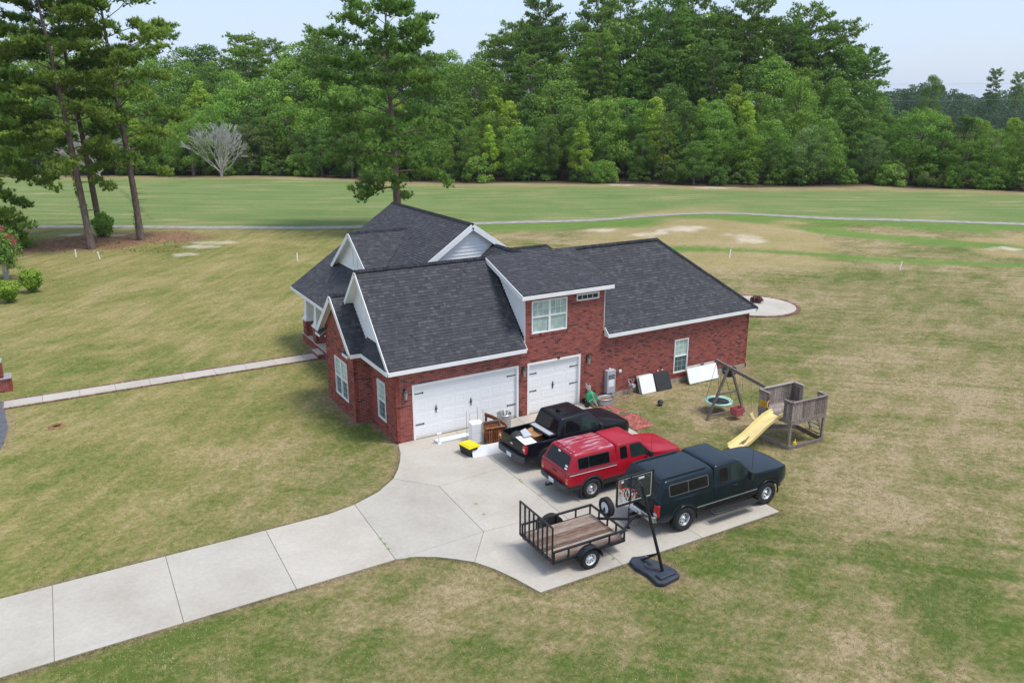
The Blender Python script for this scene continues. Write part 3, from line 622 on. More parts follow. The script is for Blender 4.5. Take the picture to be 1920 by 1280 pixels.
def soffit(poly, name='soffit'): MB().prism(poly, (0,0,-.02)).build(name, M['white'], house)
soffit([(-.38,-.28,3.04),(5.84,-.28,3.04),(5.84,0.02,3.04),(-.38,.02,3.04)]); soffit([(10.12,-.28,3.04),(19.48,-.28,3.04),(19.48,.02,3.04),(10.12,.02,3.04)]); soffit([(5.64,-.28,5.34),(10.3,-.28,5.34),(10.3,.02,5.34),(5.64,.02,5.34)])
soffit([(-.40,-.28,3.045),(0,-.28,3.045),(0,2.97,3.045),(-.40,2.97,3.045)]); soffit([(-.92,2.6,3.06),(-.0,2.6,3.06),(-.0,2.97,3.06),(-.92,2.97,3.06)]); soffit([(XE,7,3.06),(2.6,7,3.06),(2.6,16.4,3.06),(XE,16.4,3.06)], 'porch_ceiling')
# siding boards, one by one
def siding(O, U, Nn, z0, z1, span, e=.115, back=.05):
    O = Vector(O); U = Vector(U); Nn = Vector(Nn); z = z0
    while z < z1-.01:
        zt = min(z+e, z1); a0,b0 = span(z); a1,b1 = span(zt)
        if b0-a0 > .03:
            if b1-a1 < .01: a1 = b1 = (a1+b1)/2; a1 -= .004; b1 += .004
            p = [O+U*a0+Vector((0,0,z))+Nn*.040, O+U*b0+Vector((0,0,z))+Nn*.040, O+U*b1+Vector((0,0,zt))+Nn*.004, O+U*a1+Vector((0,0,zt))+Nn*.004]
            q = [x_-Nn*back for x_ in p]
            MB().add(p+q, [(0,1,2,3),(0,4,5,1),(1,5,6,2),(2,6,7,3),(3,7,4,0),(7,6,5,4)]).build('siding_board', M['siding'], house)
        z = zt
siding((XM,6.7,0), X_, nY, 4.6, 7.3, lambda z: (-(7.44-z)/SM, (7.44-z)/SM), .17)
sl_ = (ZR-ZD)/(YR-YE)
def cheek(z):   # between garage slope and shed roof
    lo = (z-ZD)/sl_+YE+.12 if z > ZD-.1 else 0
    hi = (z-ZE)/1.04+YE
    return (max(0,lo), max(0,hi))
siding((5.94,0,0), Y_, nX, 3.4, 6.45, cheek, .12)
siding((10.05,0,0), Y_, X_, 3.4, 6.45, cheek, .12)
siding((0,YR,0), nY, nX, 3.3, 6.45, lambda z: (-(6.48-z)/1.04, (6.48-z)/1.04), .12)
siding((XDf+.34,YDm,0), nY, nX, 4.55, 6.6, lambda z: (-(6.64-z)/.69, (6.64-z)/.69), .12)
MB().prism([(5.93,-.02,3.36),(5.93,.03,3.36),(5.93,.03,5.36),(5.93,-.02,5.36)],(-.02,0,0)).build('corner_trim', M['white'], house); MB().prism([(10.06,-.02,3.36),(10.06,.03,3.36),(10.06,.03,5.36),(10.06,-.02,5.36)],(.02,0,0)).build('corner_trim', M['white'], house)

# windows
def window(O, U, Nn, a, b, z0, z1, cols=1, rows=2, mcols=3, mrows=2, up='pane_lt', lo='pane_dk', fw_=.055, rec=.02):
    O = Vector(O); U = Vector(U); Nn = Vector(Nn); k = Vector((0,0,1))
    fr = MB()
    def bx(bm, u0,u1,v0,v1,d0,d1): bm.prism([O+U*u0+k*v0+Nn*d0, O+U*u1+k*v0+Nn*d0, O+U*u1+k*v1+Nn*d0, O+U*u0+k*v1+Nn*d0], Nn*(d1-d0))
    bx(fr,a,a+fw_,z0,z1,-.1,rec+.012); bx(fr,b-fw_,b,z0,z1,-.1,rec+.012); bx(fr,a+fw_,b-fw_,z0,z0+fw_,-.1,rec+.012); bx(fr,a+fw_,b-fw_,z1-fw_,z1,-.1,rec+.012)
    wn = fr.build('window', M['white'], house, bevel=.004); iw = (b-a-2*fw_)/cols
    for c in range(cols):
        u0 = a+fw_+c*iw; u1 = u0+iw
        if c: mb = MB(); bx(mb,u0-.05,u0+.05,z0+fw_,z1-fw_,-.09,rec+.008); mb.build('mullion', M['white'], wn)
        ua = u0+(.05 if c else 0); ub = u1-(.05 if c < cols-1 else 0); hz = (z1-z0-2*fw_)/rows
        for r in range(rows):
            v0 = z0+fw_+r*hz; v1 = v0+hz; g_ = MB(); bx(g_,ua,ub,v0,v1,-.07,-.02 if r else -.035); g_.build('pane', M[up if r == rows-1 else lo], wn)
            if r: mb = MB(); bx(mb,ua,ub,v0-.03,v0+.03,-.06,rec-.004); mb.build('sash_rail', M['white'], wn)
            mt = MB()
            for i in range(1,mcols): u = ua+(ub-ua)*i/mcols; bx(mt,u-.008,u+.008,v0,v1,-.036,-.016 if r or rows == 1 else -.031)
            for i in range(1,mrows): v = v0+(v1-v0)*i/mrows; bx(mt,ua,ub,v-.008,v+.008,-.036,-.0155 if r or rows == 1 else -.0305)
            if mt.v: mt.build('muntin', M['white'] if r == rows-1 else M['grey'], wn)
    return wn
window((0,0,0),X_,nY,*WU,cols=2,mcols=3,mrows=2,lo='pane_lt'); window((0,0,0),X_,nY,*WS,cols=1,rows=1,mcols=4,mrows=1,up='pane_bl'); window((0,0,0),X_,nY,*W2,mcols=3,mrows=3)
window((0,0,0),Y_,nX,*WF,mcols=3,mrows=3); window((-.655,0,0),Y_,nX,*WB,cols=2,mcols=3,mrows=3)
window((-.022,0,0),Y_,nX,2.78,3.30,4.45,5.30,cols=1,rows=1,mcols=2,mrows=3,up='pane_bl',fw_=.04,rec=.03)
window((XDf+.318,0,0),Y_,nX,11.3,11.95,4.95,5.92,cols=1,rows=1,mcols=2,mrows=3,up='pane_bl',fw_=.04,rec=.03)
window((2.6,0,0),Y_,nX,8.0,9.4,1.0,2.4,cols=2,mcols=2); window((2.6,0,0),Y_,nX,13.6,15.0,1.0,2.4,cols=2,mcols=2)
pd = MB().box(2.62,10.9,.45,2.68,12.0,2.5).build('front_door', M['white'], house, bevel=.01); MB().lathe([(.0,-.03),(.03,-.02),(.03,0)],(2.6,11.05,1.4),axis='x',n=10).build('knob', M['lamp'], pd)

# garage doors: sections of raised panels, strap hinges and handles
def garage(x0, x1, zt, ncol, hinge_z, handles):
    d = MB().box(x0+.09,.10,.01,x1-.09,.14,zt-.09).build('garage_door', M['door'], house)
    jm = MB().box(x0,-.025,0,x0+.09,.16,zt).box(x1-.09,-.025,0,x1,.16,zt).box(x0+.09,-.025,zt-.09,x1-.09,.16,zt).build('door_trim', M['white'], house, bevel=.005)
    W_ = (x1-x0-.18)/ncol; H_ = (zt-.10)/4
    tm = None
    for r in range(4):
        zb = .012+r*H_
        MB().box(x0+.09,.088,zb,x1-.09,.1,zb+H_-.008).build('section', M['door'], d, bevel=.003)
        for c in range(ncol):
            xa = x0+.09+c*W_+.07; xb = x0+.09+(c+1)*W_-.07; za = zb+.075; zc = zb+H_-.085
            if tm is None:
                wq, hq = xb-xa, zc-za; b = MB()
                lp = lambda i, y: [(i,y,i),(wq-i,y,i),(wq-i,y,hq-i),(i,y,hq-i)]
                b.loft([lp(0,0),lp(0,-.001),lp(.02,-.005),lp(.055,-.005),lp(.075,-.002)], caps=True); o = b.build('panel', M['door'], d); tm = o.data; o.location = (xa,.088,za)
            else: share(tm, 'panel', d, (xa,.088,za))
    for hz in hinge_z:
        for xa, s_ in ((x0+.1,1),(x1-.1,-1)):
            h = MB().beam((xa,.075,hz),(xa+s_*.38,.075,hz),.012,.035).lathe([(.035,.068),(.035,.08)],(xa+s_*.39,0,hz),'y',10); h.build('strap_hinge', M['black'], d)
    for hx in handles:
        MB().beam((hx,.06,1.0),(hx,.06,1.32),.03,.03).beam((hx,.07,1.03),(hx,.1,1.03),.02,.02).beam((hx,.07,1.29),(hx,.1,1.29),.02,.02).beam((hx-.05,.065,1.16),(hx+.05,.065,1.16),.02,.05).build('handle', M['black'], d)
garage(D1[0],D1[1],D1[3],8,(.62,1.95),(1.75,3.35)); garage(D2[0],D2[1],D2[3],4,(1.05,1.85),(7.42,))
MB().box(7.6,-.06,2.36,7.7,.0,2.44).build('motion_sensor', M['blackp'], house)
# wall lanterns
for lx in (.37,5.83,9.2):
    lt = MB().box(lx-.05,-.03,1.98,lx+.05,.0,2.3).tube([(lx,-.02,2.26),(lx,-.10,2.34),(lx,-.15,2.30)],.012,6).build('wall_lantern', M['lamp'], house)
    MB().lathe([(.03,1.86),(.055,1.9),(.09,2.18)],(lx,-.15,0),n=6).build('lantern_glass', M['lampglass'], lt)
    MB().lathe([(.11,2.18),(.11,2.2),(.05,2.27),(.012,2.33),(.001,2.35)],(lx,-.15,0),n=6).lathe([(.012,1.80),(.035,1.85),(.03,1.87)],(lx,-.15,0),n=6).build('lantern_cap', M['lamp'], lt)
# porch: floor, piers and tapered columns
MB().box(.95,7.2,-.02,2.6,16.35,.42).build('porch_base', M['mortar'], house); MB().box(.91,7.2,.42,2.6,16.39,.47).build('porch_floor', M['concrete'], house, bevel=.01)
PB = MB(); BR2 = BR; BR = PB; MOs = MO; MO = MB()
brick_wall((.95,16.35,0), nY, nX, 9.15, .0, .42); brick_wall((2.6,16.36,0), -X_, Y_, 1.65, 0, .42)
brick_wall((.62,13.5,0), nY, nX, 1.1, 0, .22); brick_wall((.62,12.4,0), X_, nY, .33, 0, .22)
MB().box(.6,12.38,.22,.96,13.52,.26).build('porch_step', M['concrete'], house)
for py in (15.75,13.95,11.6,9.3):
    cx = 1.25; h = .31
    brick_wall((cx-h,py+h,.47), nY, nX, 2*h, 0, .85); brick_wall((cx-h,py-h,.47), X_, nY, 2*h, 0, .85); brick_wall((cx+h,py+h,.47), -X_, Y_, 2*h, 0, .85); brick_wall((cx+h,py-h,.47), Y_, X_, 2*h, 0, .85)
    MB().box(cx-h-.05,py-h-.05,1.32,cx+h+.05,py+h+.05,1.40).build('pier_cap', M['white'], house, bevel=.01)
    lp = lambda r,z: [(cx-r,py-r,z),(cx+r,py-r,z),(cx+r,py+r,z),(cx-r,py+r,z)]
    MB().loft([lp(.29,1.4),lp(.29,1.5),lp(.25,1.52),lp(.16,2.92),lp(.22,2.94),lp(.22,3.05)]).build('column', M['white'], house)
PB.build('porch_brick', M['brick'], house, kind='stuff', fix=False); MO.build('porch_mortar', M['mortar'], house, fix=False)
# services fixed to the wall
uh = MB().box(10.18,-.26,.30,10.66,-.012,1.40).build('water_heater', M['grey'], house, bevel=.02)
for i in range(3): MB().box(10.24,-.268,1.15-i*.075,10.60,-.25,1.185-i*.075).build('louvre', M['blackp'], uh)
MB().box(10.26,-.266,.62,10.58,-.255,.95).build('notice', M['white'], uh); MB().lathe([(.05,1.4),(.05,1.47),(.01,1.48)],(10.4,-.14,0),n=12).build('vent', M['white'], uh)
for i,xx in enumerate((10.28,10.42,10.56)): MB().cyl((xx,-.12,.0),(xx,-.12,.31),.014,8).build('pipe', M['antique'] if i != 1 else M['galv'], uh)
gm = MB().lathe([(.001,-.10),(.09,-.10),(.10,-.02),(.10,.08),(.001,.10)],(11.72,-.22,.42),'y',14).build('gas_meter', M['grey'], house, smooth=40)
MB().tube([(11.50,-.2,0),(11.50,-.2,.62),(11.50,-.12,.70),(11.66,-.15,.72),(11.70,-.18,.55)],.02,8).tube([(11.76,-.18,.55),(11.80,-.18,.72),(11.82,.0,.72)],.02,8).build('gas_pipe', M['galv'], gm)
MB().lathe([(.001,-.04),(.08,-.04),(.08,.02),(.03,.05)],(11.52,-.22,.52),'y',14).build('regulator', M['galv'], gm)
MB().box(11.02,-.035,1.12,11.16,-.01,1.26).box(11.05,-.05,1.15,11.13,-.035,1.23).build('outlet_cover', M['white'], house)
MB().tube([(9.62,-.02,.48),(9.62,-.10,.48),(9.62,-.12,.42)],.02,8).lathe([(.04,0),(.04,.02)],(9.62,-.09,.51),n=8).build('spigot', M['lamp'], house)
# ---------------------------------------------------------------- pickup trucks
def roundrect(xr, xf, hw, z, rc, n=4):
    pts = []
    for (cx,cy,a0) in ((xf-rc,hw-rc,0),(xr+rc,hw-rc,90),(xr+rc,-hw+rc,180),(xf-rc,-hw+rc,270)):
        for k in range(n+1):
            a = R(a0+90*k/n); pts.append((cx+rc*math.cos(a), cy+rc*math.sin(a), z))
    return pts
def rounded(poly, r, n=3):
    out = []; m = len(poly)
    for i in range(m):
        p0, p, p1 = (Vector(poly[j % m]) for j in (i-1,i,i+1)); a = (p0-p); b = (p1-p); rr = min(r, a.length*.45, b.length*.45); A = p+a.normalized()*rr; B = p+b.normalized()*rr
        for k in range(n+1): t = k/n; out.append(A*(1-t)**2+p*2*t*(1-t)+B*t*t)
    return out
def side_panel(poly, hwf, s, eps, name, m, parent, r=.05, th=.012):
    q = rounded([(x,z) for x,z in poly], r); return MB().prism([(p.x, s*(hwf(p.y)+eps), p.y) for p in q], (0,-s*th,0)).build(name, m, parent)
def end_panel(poly, xfun, s, eps, name, m, parent, r=.05, th=.012):
    q = rounded([(y,z) for y,z in poly], r); return MB().prism([(xfun(p.y)+s*eps, p.x, p.y) for p in q], (-s*th,0,0)).build(name, m, parent)
WHEELS = {}
def wheel(parent, x, y, r, w_, rimr, style, s):
    key = (r,w_,rimr,style)
    if key not in WHEELS:
        ty = MB().lathe([(rimr*.98,-w_*.42),(rimr+.02,-w_*.5),(r-.05,-w_*.52),(r-.012,-w_*.46),(r,-w_*.38),(r,w_*.38),(r-.012,w_*.46),(r-.05,w_*.52),(rimr+.02,w_*.5),(rimr*.98,w_*.42)],axis='y',n=36,caps=False)
        for k in range(36):     # tread blocks
            a = 2*math.pi*k/36
            for o_ in (-.28,.28):
                c = Vector((math.cos(a)*(r+.001),o_*w_,math.sin(a)*(r+.001))); tdir = Vector((-math.sin(a),0,math.cos(a)))
                ty.beam(c-tdir*r*.055,c+tdir*r*.055,w_*.3,.014,up=(math.cos(a),0,math.sin(a)))
        rm = MB().lathe([(rimr,-w_*.40),(rimr,w_*.40),(rimr*.93,w_*.44),(rimr*.86,w_*.30),(rimr*.80,w_*.12),(rimr*.42,w_*.22),(rimr*.30,w_*.36),(.001,w_*.38)],axis='y',n=32)
        hl = MB(); nh = 8 if style != 'five' else 5
        for k in range(nh):
            a = 2*math.pi*k/nh; hl.lathe([(rimr*(.12 if nh == 8 else .19),w_*.0),(rimr*(.12 if nh == 8 else .19),w_*.205),(.001,w_*.206)],(math.cos(a)*rimr*.62,0,math.sin(a)*rimr*.62),'y',10)
        hl.lathe([(rimr*.5,0),(rimr*.5,.01),(rimr*.74,.01),(rimr*.74,0)],axis='y',n=20)
        hb = MB().lathe([(rimr*.2,w_*.3),(rimr*.19,w_*.44),(rimr*.12,w_*.48),(.001,w_*.49)],axis='y',n=14)
        to = ty.build('tyre', M['rubber'], parent, smooth=50); ro = rm.build('rim', M['rimwhite'] if style == 'white' else M['alloy'], parent, smooth=40); ho = hl.build('rim_hole', M['black'], parent); bo = hb.build('hub', M['black'] if style == 'five' else M['chrome'], parent, smooth=40)
        WHEELS[key] = [o.data for o in (to,ro,ho,bo)]
        for o in (to,ro,ho,bo): bpy.data.objects.remove(o)
    d = WHEELS[key]; t = share(d[0], 'wheel', parent, (x,y,r), (0,0,0 if s > 0 else math.pi))
    for me_, n_ in zip(d[1:], ('rim','rim_hole','hub')): share(me_, n_, t)
    return t
M['rimwhite'] = simple('white_rim', (.70,.71,.73), .4, var=.08)
def truck(name, label, loc, yaw, P):
    t = thing(name, label, 'truck', loc, yaw); pm = P['paint']; ro, wb, fo, hw = P['ro'], P['wb'], P['fo'], P['hw']; wr, zr = P['wr'], P['zrock']; ra = wr+.075
    cab_r, wsb, zrail, zbelt = P['cab_r'], P['wsb'], P['zrail'], P['zbelt']; xf = wb+fo; xr = -ro; eps = .002
    xs = set([xr,xr+.05,xr+.12,cab_r-eps,cab_r+eps,wsb,xf-.02,xf-.06,xf-.14,xf-.26,xf-.4,xf-.55] + list(np.linspace(xr+.12,xf-.55,26)))
    if P.get('open'): xs |= {xr+.06-eps, xr+.06+eps}
    for c in (0,wb):
        for a in np.linspace(0,180,25): xs.add(c+ra*math.cos(R(a)))
        xs |= {c-ra-eps, c+ra+eps}
    xs = sorted(xs); loops = []
    def zb(x):
        for c in (0,wb):
            d = abs(x-c)
            if d < ra: return max(zr, wr+math.sqrt(max(0,ra*ra-d*d)))
        return zr + (.12 if x > xf-.3 else (.06 if x < xr+.3 else 0))
    def zt(x):
        if x < cab_r: return zrail
        if x < wsb: return zbelt
        u = (x-wsb)/(xf-wsb); z = P['hood_b']+(P['hood_f']-P['hood_b'])*u**1.6
        if x > xf-.14: z -= .10*((x-xf+.14)/.14)**2
        return z
    def pw(x):
        k = 0
        if x > xf-.55: k = .16*((x-xf+.55)/.55)**2.2
        if x < xr+.12: k = .025*((xr+.12-x)/.12)**2
        return hw-k
    fr = [1,.93,.90,.5,0,-.5,-.90,-.93,-1]
    for x in xs:
        b, tp, wv = zb(x), zt(x), pw(x); lp = []
        rows = ((0,-.05),(.15,-.012),(.45,0),(.72,-.004),(.9,-.018),(1,-.045))
        for s_ in (1,-1):
            pts = [(x, s_*(wv+o_), b+(tp-b)*f_) for f_, o_ in rows]
            if s_ == 1: lp += pts
            else: rpts = pts[::-1]
        for f_ in fr[1:-1]:
            z = tp+.035*(1-f_*f_) if x > wsb else tp+.012*(1-abs(f_))
            if P.get('open') and xr+.06 < x < cab_r and abs(f_) < .92: z = P['floor']
            lp.append((x, f_*(wv-.045), z))
        loops.append(lp+rpts)
    body = MB().loft(loops, caps=True, closed=False)
    n_ = len(loops[0]); body.build('body', pm, t, smooth=38)
    MB().box(xr+.15,-hw+.26,zr+.02,xf-.2,hw-.26,zrail-.25 if not P.get('open') else P['floor']-.03).build('chassis', M['black'], t)
    MB().beam((0,-hw+.15,wr),(0,hw-.15,wr),.12,.12).beam((wb,-hw+.15,wr),(wb,hw-.15,wr),.1,.1).build('axle', M['black'], t)
    for c in (0,wb):
        for s_ in (1,-1):
            wheel(t, c, s_*(hw-P['tw']/2-.01+P.get('wout',0)), wr, P['tw'], P['rim'], P['style'], s_)
            arc = [(c+(ra+.012)*math.cos(R(a)), s_*(hw-.012), wr+(ra+.012)*math.sin(R(a))) for a in np.linspace(-8,188,22)]
            MB().tube(arc, P.get('flare',.028), 8).build('wheel_arch', M['blackp'] if P.get('blackflare') else pm, t, smooth=60)
    # cab upper
    zR = P['roof']; lv = []; xr0, xr1, xf0, xf1 = cab_r, P['roof_r'], wsb+.04, P['roof_f']; h0, h1 = hw-.045, P['roof_hw']
    zz = lambda f_: zbelt-.02+(zR-zbelt+.02)*f_
    hwf = lambda z: h0+(h1-h0)*(z-zbelt)/(zR-zbelt); xrf = lambda z: xr0+(xr1-xr0)*(z-zbelt)/(zR-zbelt); xff = lambda z: xf0+(xf1-xf0)*(z-zbelt)/(zR-zbelt)
    for f_ in (0,.5,.86): z = zz(f_); lv.append(roundrect(xrf(z),xff(z),hwf(z),z,.09))
    for f_, i_ in ((.94,.008),(.985,.035),(1.0,.09),(1.012,.22),(1.02,.38)): z = zz(f_); lv.append(roundrect(xrf(min(z,zR))+i_,xff(min(z,zR))-i_,hwf(min(z,zR))-i_,z,.10 if i_ < .2 else .06))
    cb = MB().loft(lv).build('cab', pm, t, smooth=50)
    zl, zh = zbelt+.045, zR-.10
    for poly in P['sidewin']:
        q = [(x, zl+(zh-zl)*f_) for x,f_ in poly]
        for s_ in (1,-1):
            cx = sum(a for a,_ in q)/len(q); cz = sum(b for _,b in q)/len(q); big = [(cx+(a-cx)*1.07, cz+(b-cz)*1.10) for a,b in q]
            side_panel(big, hwf, s_, .004, 'window_seal', M['blackp'], t); side_panel(q, hwf, s_, .010, 'side_window', M['glassg'] if max(a for a,_ in q) > P['front_win'] else M['glass'], t)
    hwi = hwf((zl+zh)/2)-.11
    end_panel([(-hwi-.03,zl),(hwi+.03,zl),(hwi-.03,zh+.01),(-hwi+.03,zh+.01)], xff, 1, .010, 'windscreen', M['glassg'], t)
    end_panel([(-hwi,zl+.04),(hwi,zl+.04),(hwi-.05,zh),(-hwi+.05,zh)], xrf, -1, .010, 'rear_window', M['glass'], t)
    # shut lines and handles
    sm = MB()
    for x in P['seams']:
        for s_ in (1,-1):
            zb_ = max(zb(x)+.02, zr+.02); ztp = zt(x)-.02; q_ = []
            for f_, o_ in ((0,-.03),(.15,-.009),(.45,.0025),(.72,-.0015),(.9,-.0155),(1,-.042)): q_.append((x, s_*(pw(x)+o_), zb_+(ztp-zb_)*f_))
            sm.tube(q_, .0055, 5)
    sm.build('shut_line', M['black'], t)
    for x in P['handles']:
        for s_ in (1,-1): MB().beam((x-.09,s_*(hw+.008),zbelt-.14),(x+.09,s_*(hw+.008),zbelt-.14),.03,.035).build('door_handle', M['blackp'] if P.get('blackhandle',1) else pm, t, bevel=.006)
    mxp = P['mirror']
    for s_ in (1,-1):
        MB().beam((mxp,s_*(hw-.06),zbelt+.03),(mxp-.02,s_*(hw+.13),zbelt+.10),.07,.05).box(mxp-.09,s_*(hw+.17)-.10,zbelt+.02,mxp+.03,s_*(hw+.17)+.10,zbelt+.02+P.get('mh',.2)).build('mirror', M['blackp'], t, bevel=.02)
    # rear: bumper, lamps, tailgate, plate
    bz = P['bz']; bp = [(xr+.02,hw-.03),(xr-.10,hw-.08),(xr-.14,hw-.3),(xr-.14,-hw+.3),(xr-.10,-hw+.08),(xr+.02,-hw+.03)]
    MB().prism([(x,y,bz) for x,y in bp], (0,0,P.get('bh',.2))).build('rear_bumper', P['bumper'], t, bevel=.025, seg=3)
    MB().box(xr-.125,-hw+.32,bz+P.get('bh',.2)+.001,xr+.02,hw-.32,bz+P.get('bh',.2)+.012).build('bumper_step', M['blackp'], t)
    tz0, tz1 = bz+P.get('bh',.2)+.05, zrail-.03
    end_panel([(-hw+.19,tz0),(hw-.19,tz0),(hw-.19,tz1),(-hw+.19,tz1)], lambda z: xr, -1, .012, 'tailgate', P.get('gate',pm), t, r=.03, th=.03)
    for yy in (-hw+.185,hw-.185): MB().box(xr-.006,yy-.006,tz0,xr+.03,yy+.006,tz1).build('shut_line', M['black'], t)
    MB().box(xr-.026,-.13,tz1-.16,xr-.008,.13,tz1-.09).build('tailgate_handle', M['blackp'], t, bevel=.01)
    l0, l1 = P['lamp']
    for s_ in (1,-1):
        la = MB(); y0_, y1_ = sorted((s_*(hw-.19),s_*(hw+.004))); la.box(xr-.016,y0_+.008,l0,xr+.10,y1_,l1); lo_ = la.build('tail_light', M['tailred'], t, bevel=.02)
        h_ = l1-l0; f0, f1 = P.get('white_lens',(.05,.3)); MB().box(xr-.020,y0_+.03,l0+h_*f0,xr+.02,y1_-.02,l0+h_*f1).build('reversing_lens', P.get('lensm',M['lens']), lo_, bevel=.006)
    MB().box(xr-.155,-.155,bz+.03,xr-.139,.155,bz+.175).build('licence_plate', M['plate'], t)
    # front
    MB().prism([(xf-.28,hw-.10,.45),(xf-.03,hw-.2,.45),(xf+.07,hw-.42,.45),(xf+.09,0,.45),(xf+.07,-hw+.42,.45),(xf-.03,-hw+.2,.45),(xf-.28,-hw+.10,.45)],(0,0,.22)).build('front_bumper', P['bumper'], t, bevel=.03)
    MB().box(xf-.06,-hw+.42,.68,xf+.012,hw-.42,P['hood_f']-.14).build('grille', P.get('grille',M['blackp']), t, bevel=.02)
    for s_ in (1,-1):
        y0_, y1_ = sorted((s_*(hw-.40),s_*(hw-.10))); MB().prism([(xf-.30,s_*(hw-.055),.74),(xf-.12,s_*(hw-.12),.74),(xf+.0,s_*(hw-.28),.74),(xf-.1,s_*(hw-.42),.74),(xf-.3,s_*(hw-.3),.74)],(0,0,.17)).build('headlight', M['lens'], t, bevel=.015)
        MB().prism([(xf-.40,s_*(hw-.07),.78),(xf-.29,s_*(hw-.052),.78),(xf-.29,s_*(hw-.15),.78),(xf-.40,s_*(hw-.15),.78)],(0,0,.12)).build('side_lamp', M['amber'], t)
    MB().tube([(wsb+.02,-hw*.55,P['hood_b']+.055),(wsb-.0,-.05,P['hood_b']+.09)],.012,5).tube([(wsb+.02,.1,P['hood_b']+.05),(wsb-.0,hw*.6,P['hood_b']+.09)],.012,5).build('wiper', M['black'], t)
    return t, dict(hwf=hwf, xr=xr)
def topper(t, P, m, zr_, z_roof, x0, x1, slant, wins, rearw, hw0, hw1, stick=None, roofrail=False):
    """camper shell over the bed"""
    zf = lambda f_: zr_-.005+(z_roof-zr_)*f_; xrf = lambda z: x0+slant*(z-zr_)/(z_roof-zr_); hwf = lambda z: hw0+(hw1-hw0)*(z-zr_)/(z_roof-zr_); lv = []
    for f_ in (0,.5,.84): z = zf(f_); lv.append(roundrect(xrf(z),x1,hwf(z),z,.07))
    for f_, i_ in ((.93,.010),(.98,.04),(1,.10),(1.02,.30),(1.03,.55)): z = zf(min(f_,1)); lv.append(roundrect(xrf(z)+i_*.9,x1-min(i_,.03),hwf(z)-i_,zf(f_),.10))
    sh = MB().loft(lv).build('camper_shell', m, t, smooth=48)
    MB().box(x0-.01,-hw0-.012,zr_-.012,x1,hw0+.012,zr_+.012).build('shell_rail', P['railm'], sh)
    for a,b,c,d in wins:
        for s_ in (1,-1):
            q = [(a,c),(b,c),(b,d),(a,d)]; side_panel([(a-.035,c-.03),(b+.035,c-.03),(b+.035,d+.03),(a-.035,d+.03)], hwf, s_, .004, 'shell_window_frame', M['blackp'] if P['frame'] == 'black' else M['sealgrey'], sh, .06)
            mid = a+(b-a)*P['split']; side_panel([(a,c),(mid-.015,c),(mid-.015,d),(a,d)], hwf, s_, .009, 'shell_window', M['glass'], sh, .04); side_panel([(mid+.015,c),(b,c),(b,d),(mid+.015,d)], hwf, s_, .009, 'shell_window', M['glass'], sh, .04)
    c, d, yh = rearw; end_panel([(-yh,c),(yh,c),(yh-.08,d),(-yh+.08,d)], xrf, -1, .006, 'shell_hatch_frame', M['blackp'], sh, .06); end_panel([(-yh+.04,c+.035),(yh-.04,c+.035),(yh-.11,d-.035),(-yh+.11,d-.035)], xrf, -1, .012, 'shell_hatch_glass', M['glass'], sh, .05)
    return sh, xrf, hwf
M['sealgrey'] = simple('grey_seal', (.09,.09,.095), .5)
M['gatebl'] = paint('black_tailgate', (.011,.011,.012), 0, .5)
M['rubberg'] = simple('bumper_grey', (.045,.05,.058), .55, var=.15)

# dark navy crew cab
tM, iM = truck('pickup_truck', 'dark navy crew cab pickup with open loaded bed, in front of the small garage door', (3.93,-4.02,.04), R(1.6),
  dict(paint=M['navy'], ro=1.0, wb=3.08, fo=.92, hw=.92, wr=.37, tw=.24, rim=.23, style='five', zrock=.34, cab_r=.52, wsb=2.66, zrail=1.12, zbelt=1.13, hood_b=1.15, hood_f=1.02, open=True, floor=.72,
       roof=1.75, roof_r=.70, roof_f=2.02, roof_hw=.71, sidewin=[[(.80,0),(1.52,0),(1.52,.97),(.92,.97)],[(1.62,0),(2.46,0),(2.04,.97),(1.62,.97)]], front_win=1.8,
       seams=[.56,1.57,2.58,], handles=[.80,1.78], mirror=2.34, bz=.42, bh=.24, bumper=M['rubberg'], gate=M['gatebl'], lamp=(.80,1.10), white_lens=(.38,.62), blackflare=True))
em = MB().lathe([(.001,-.006),(.09,-.006),(.09,.004)],(0,0,0),'x',20).build('emblem', M['chrome'], tM); em.location = (-1.022,0,.93); em.scale = (1,1,.42)
cm = MB().box(.18,-.70,1.125,.52,.70,1.185).build('folded_bed_cover', M['blackp'], tM, bevel=.012); MB().box(.22,-.64,1.186,.44,.64,1.194).build('cover_panel', M['grey'], cm)
MB().box(.80,-.18,1.70,.84,.18,1.735).build('high_brake_light', M['tailred'], tM); MB().prism([(1.0,-.05,1.765),(1.22,-.05,1.765),(1.0,-.05,1.87)],(0,.1,0)).build('antenna_fin', M['navy'], tM, bevel=.015)
for y in (-.42,-.21,0,.21,.42): MB().box(.98,y-.012,1.758,1.9,y+.012,1.7665).build('roof_rib', M['navy'], tM)
# red extended cab
PR = dict(paint=M['red'], ro=.98, wb=3.19, fo=.82, hw=.875, wr=.365, tw=.25, rim=.215, style='alloy', zrock=.42, cab_r=1.02, wsb=2.66, zrail=1.10, zbelt=1.12, hood_b=1.14, hood_f=1.00,
       roof=1.70, roof_r=1.10, roof_f=2.12, roof_hw=.67, sidewin=[[(1.20,.06),(1.50,.06),(1.50,.95),(1.23,.95)],[(1.66,0),(2.48,0),(2.08,.97),(1.66,.97)]], front_win=1.9,
       seams=[1.03,1.58,2.52], handles=[1.80], blackhandle=0, mirror=2.36, bz=.50, bh=.16, bumper=M['rubberg'], lamp=(.70,.95), white_lens=(.04,.36), lensm=M['amber'], blackflare=True, flare=.032, wout=.02,
       railm=M['sealgrey'], frame='black', split=.33)
tR, iR = truck('pickup_truck', 'red extended cab pickup with a sun faded red camper shell', (4.02,-6.80,.04), R(-1.8), PR)
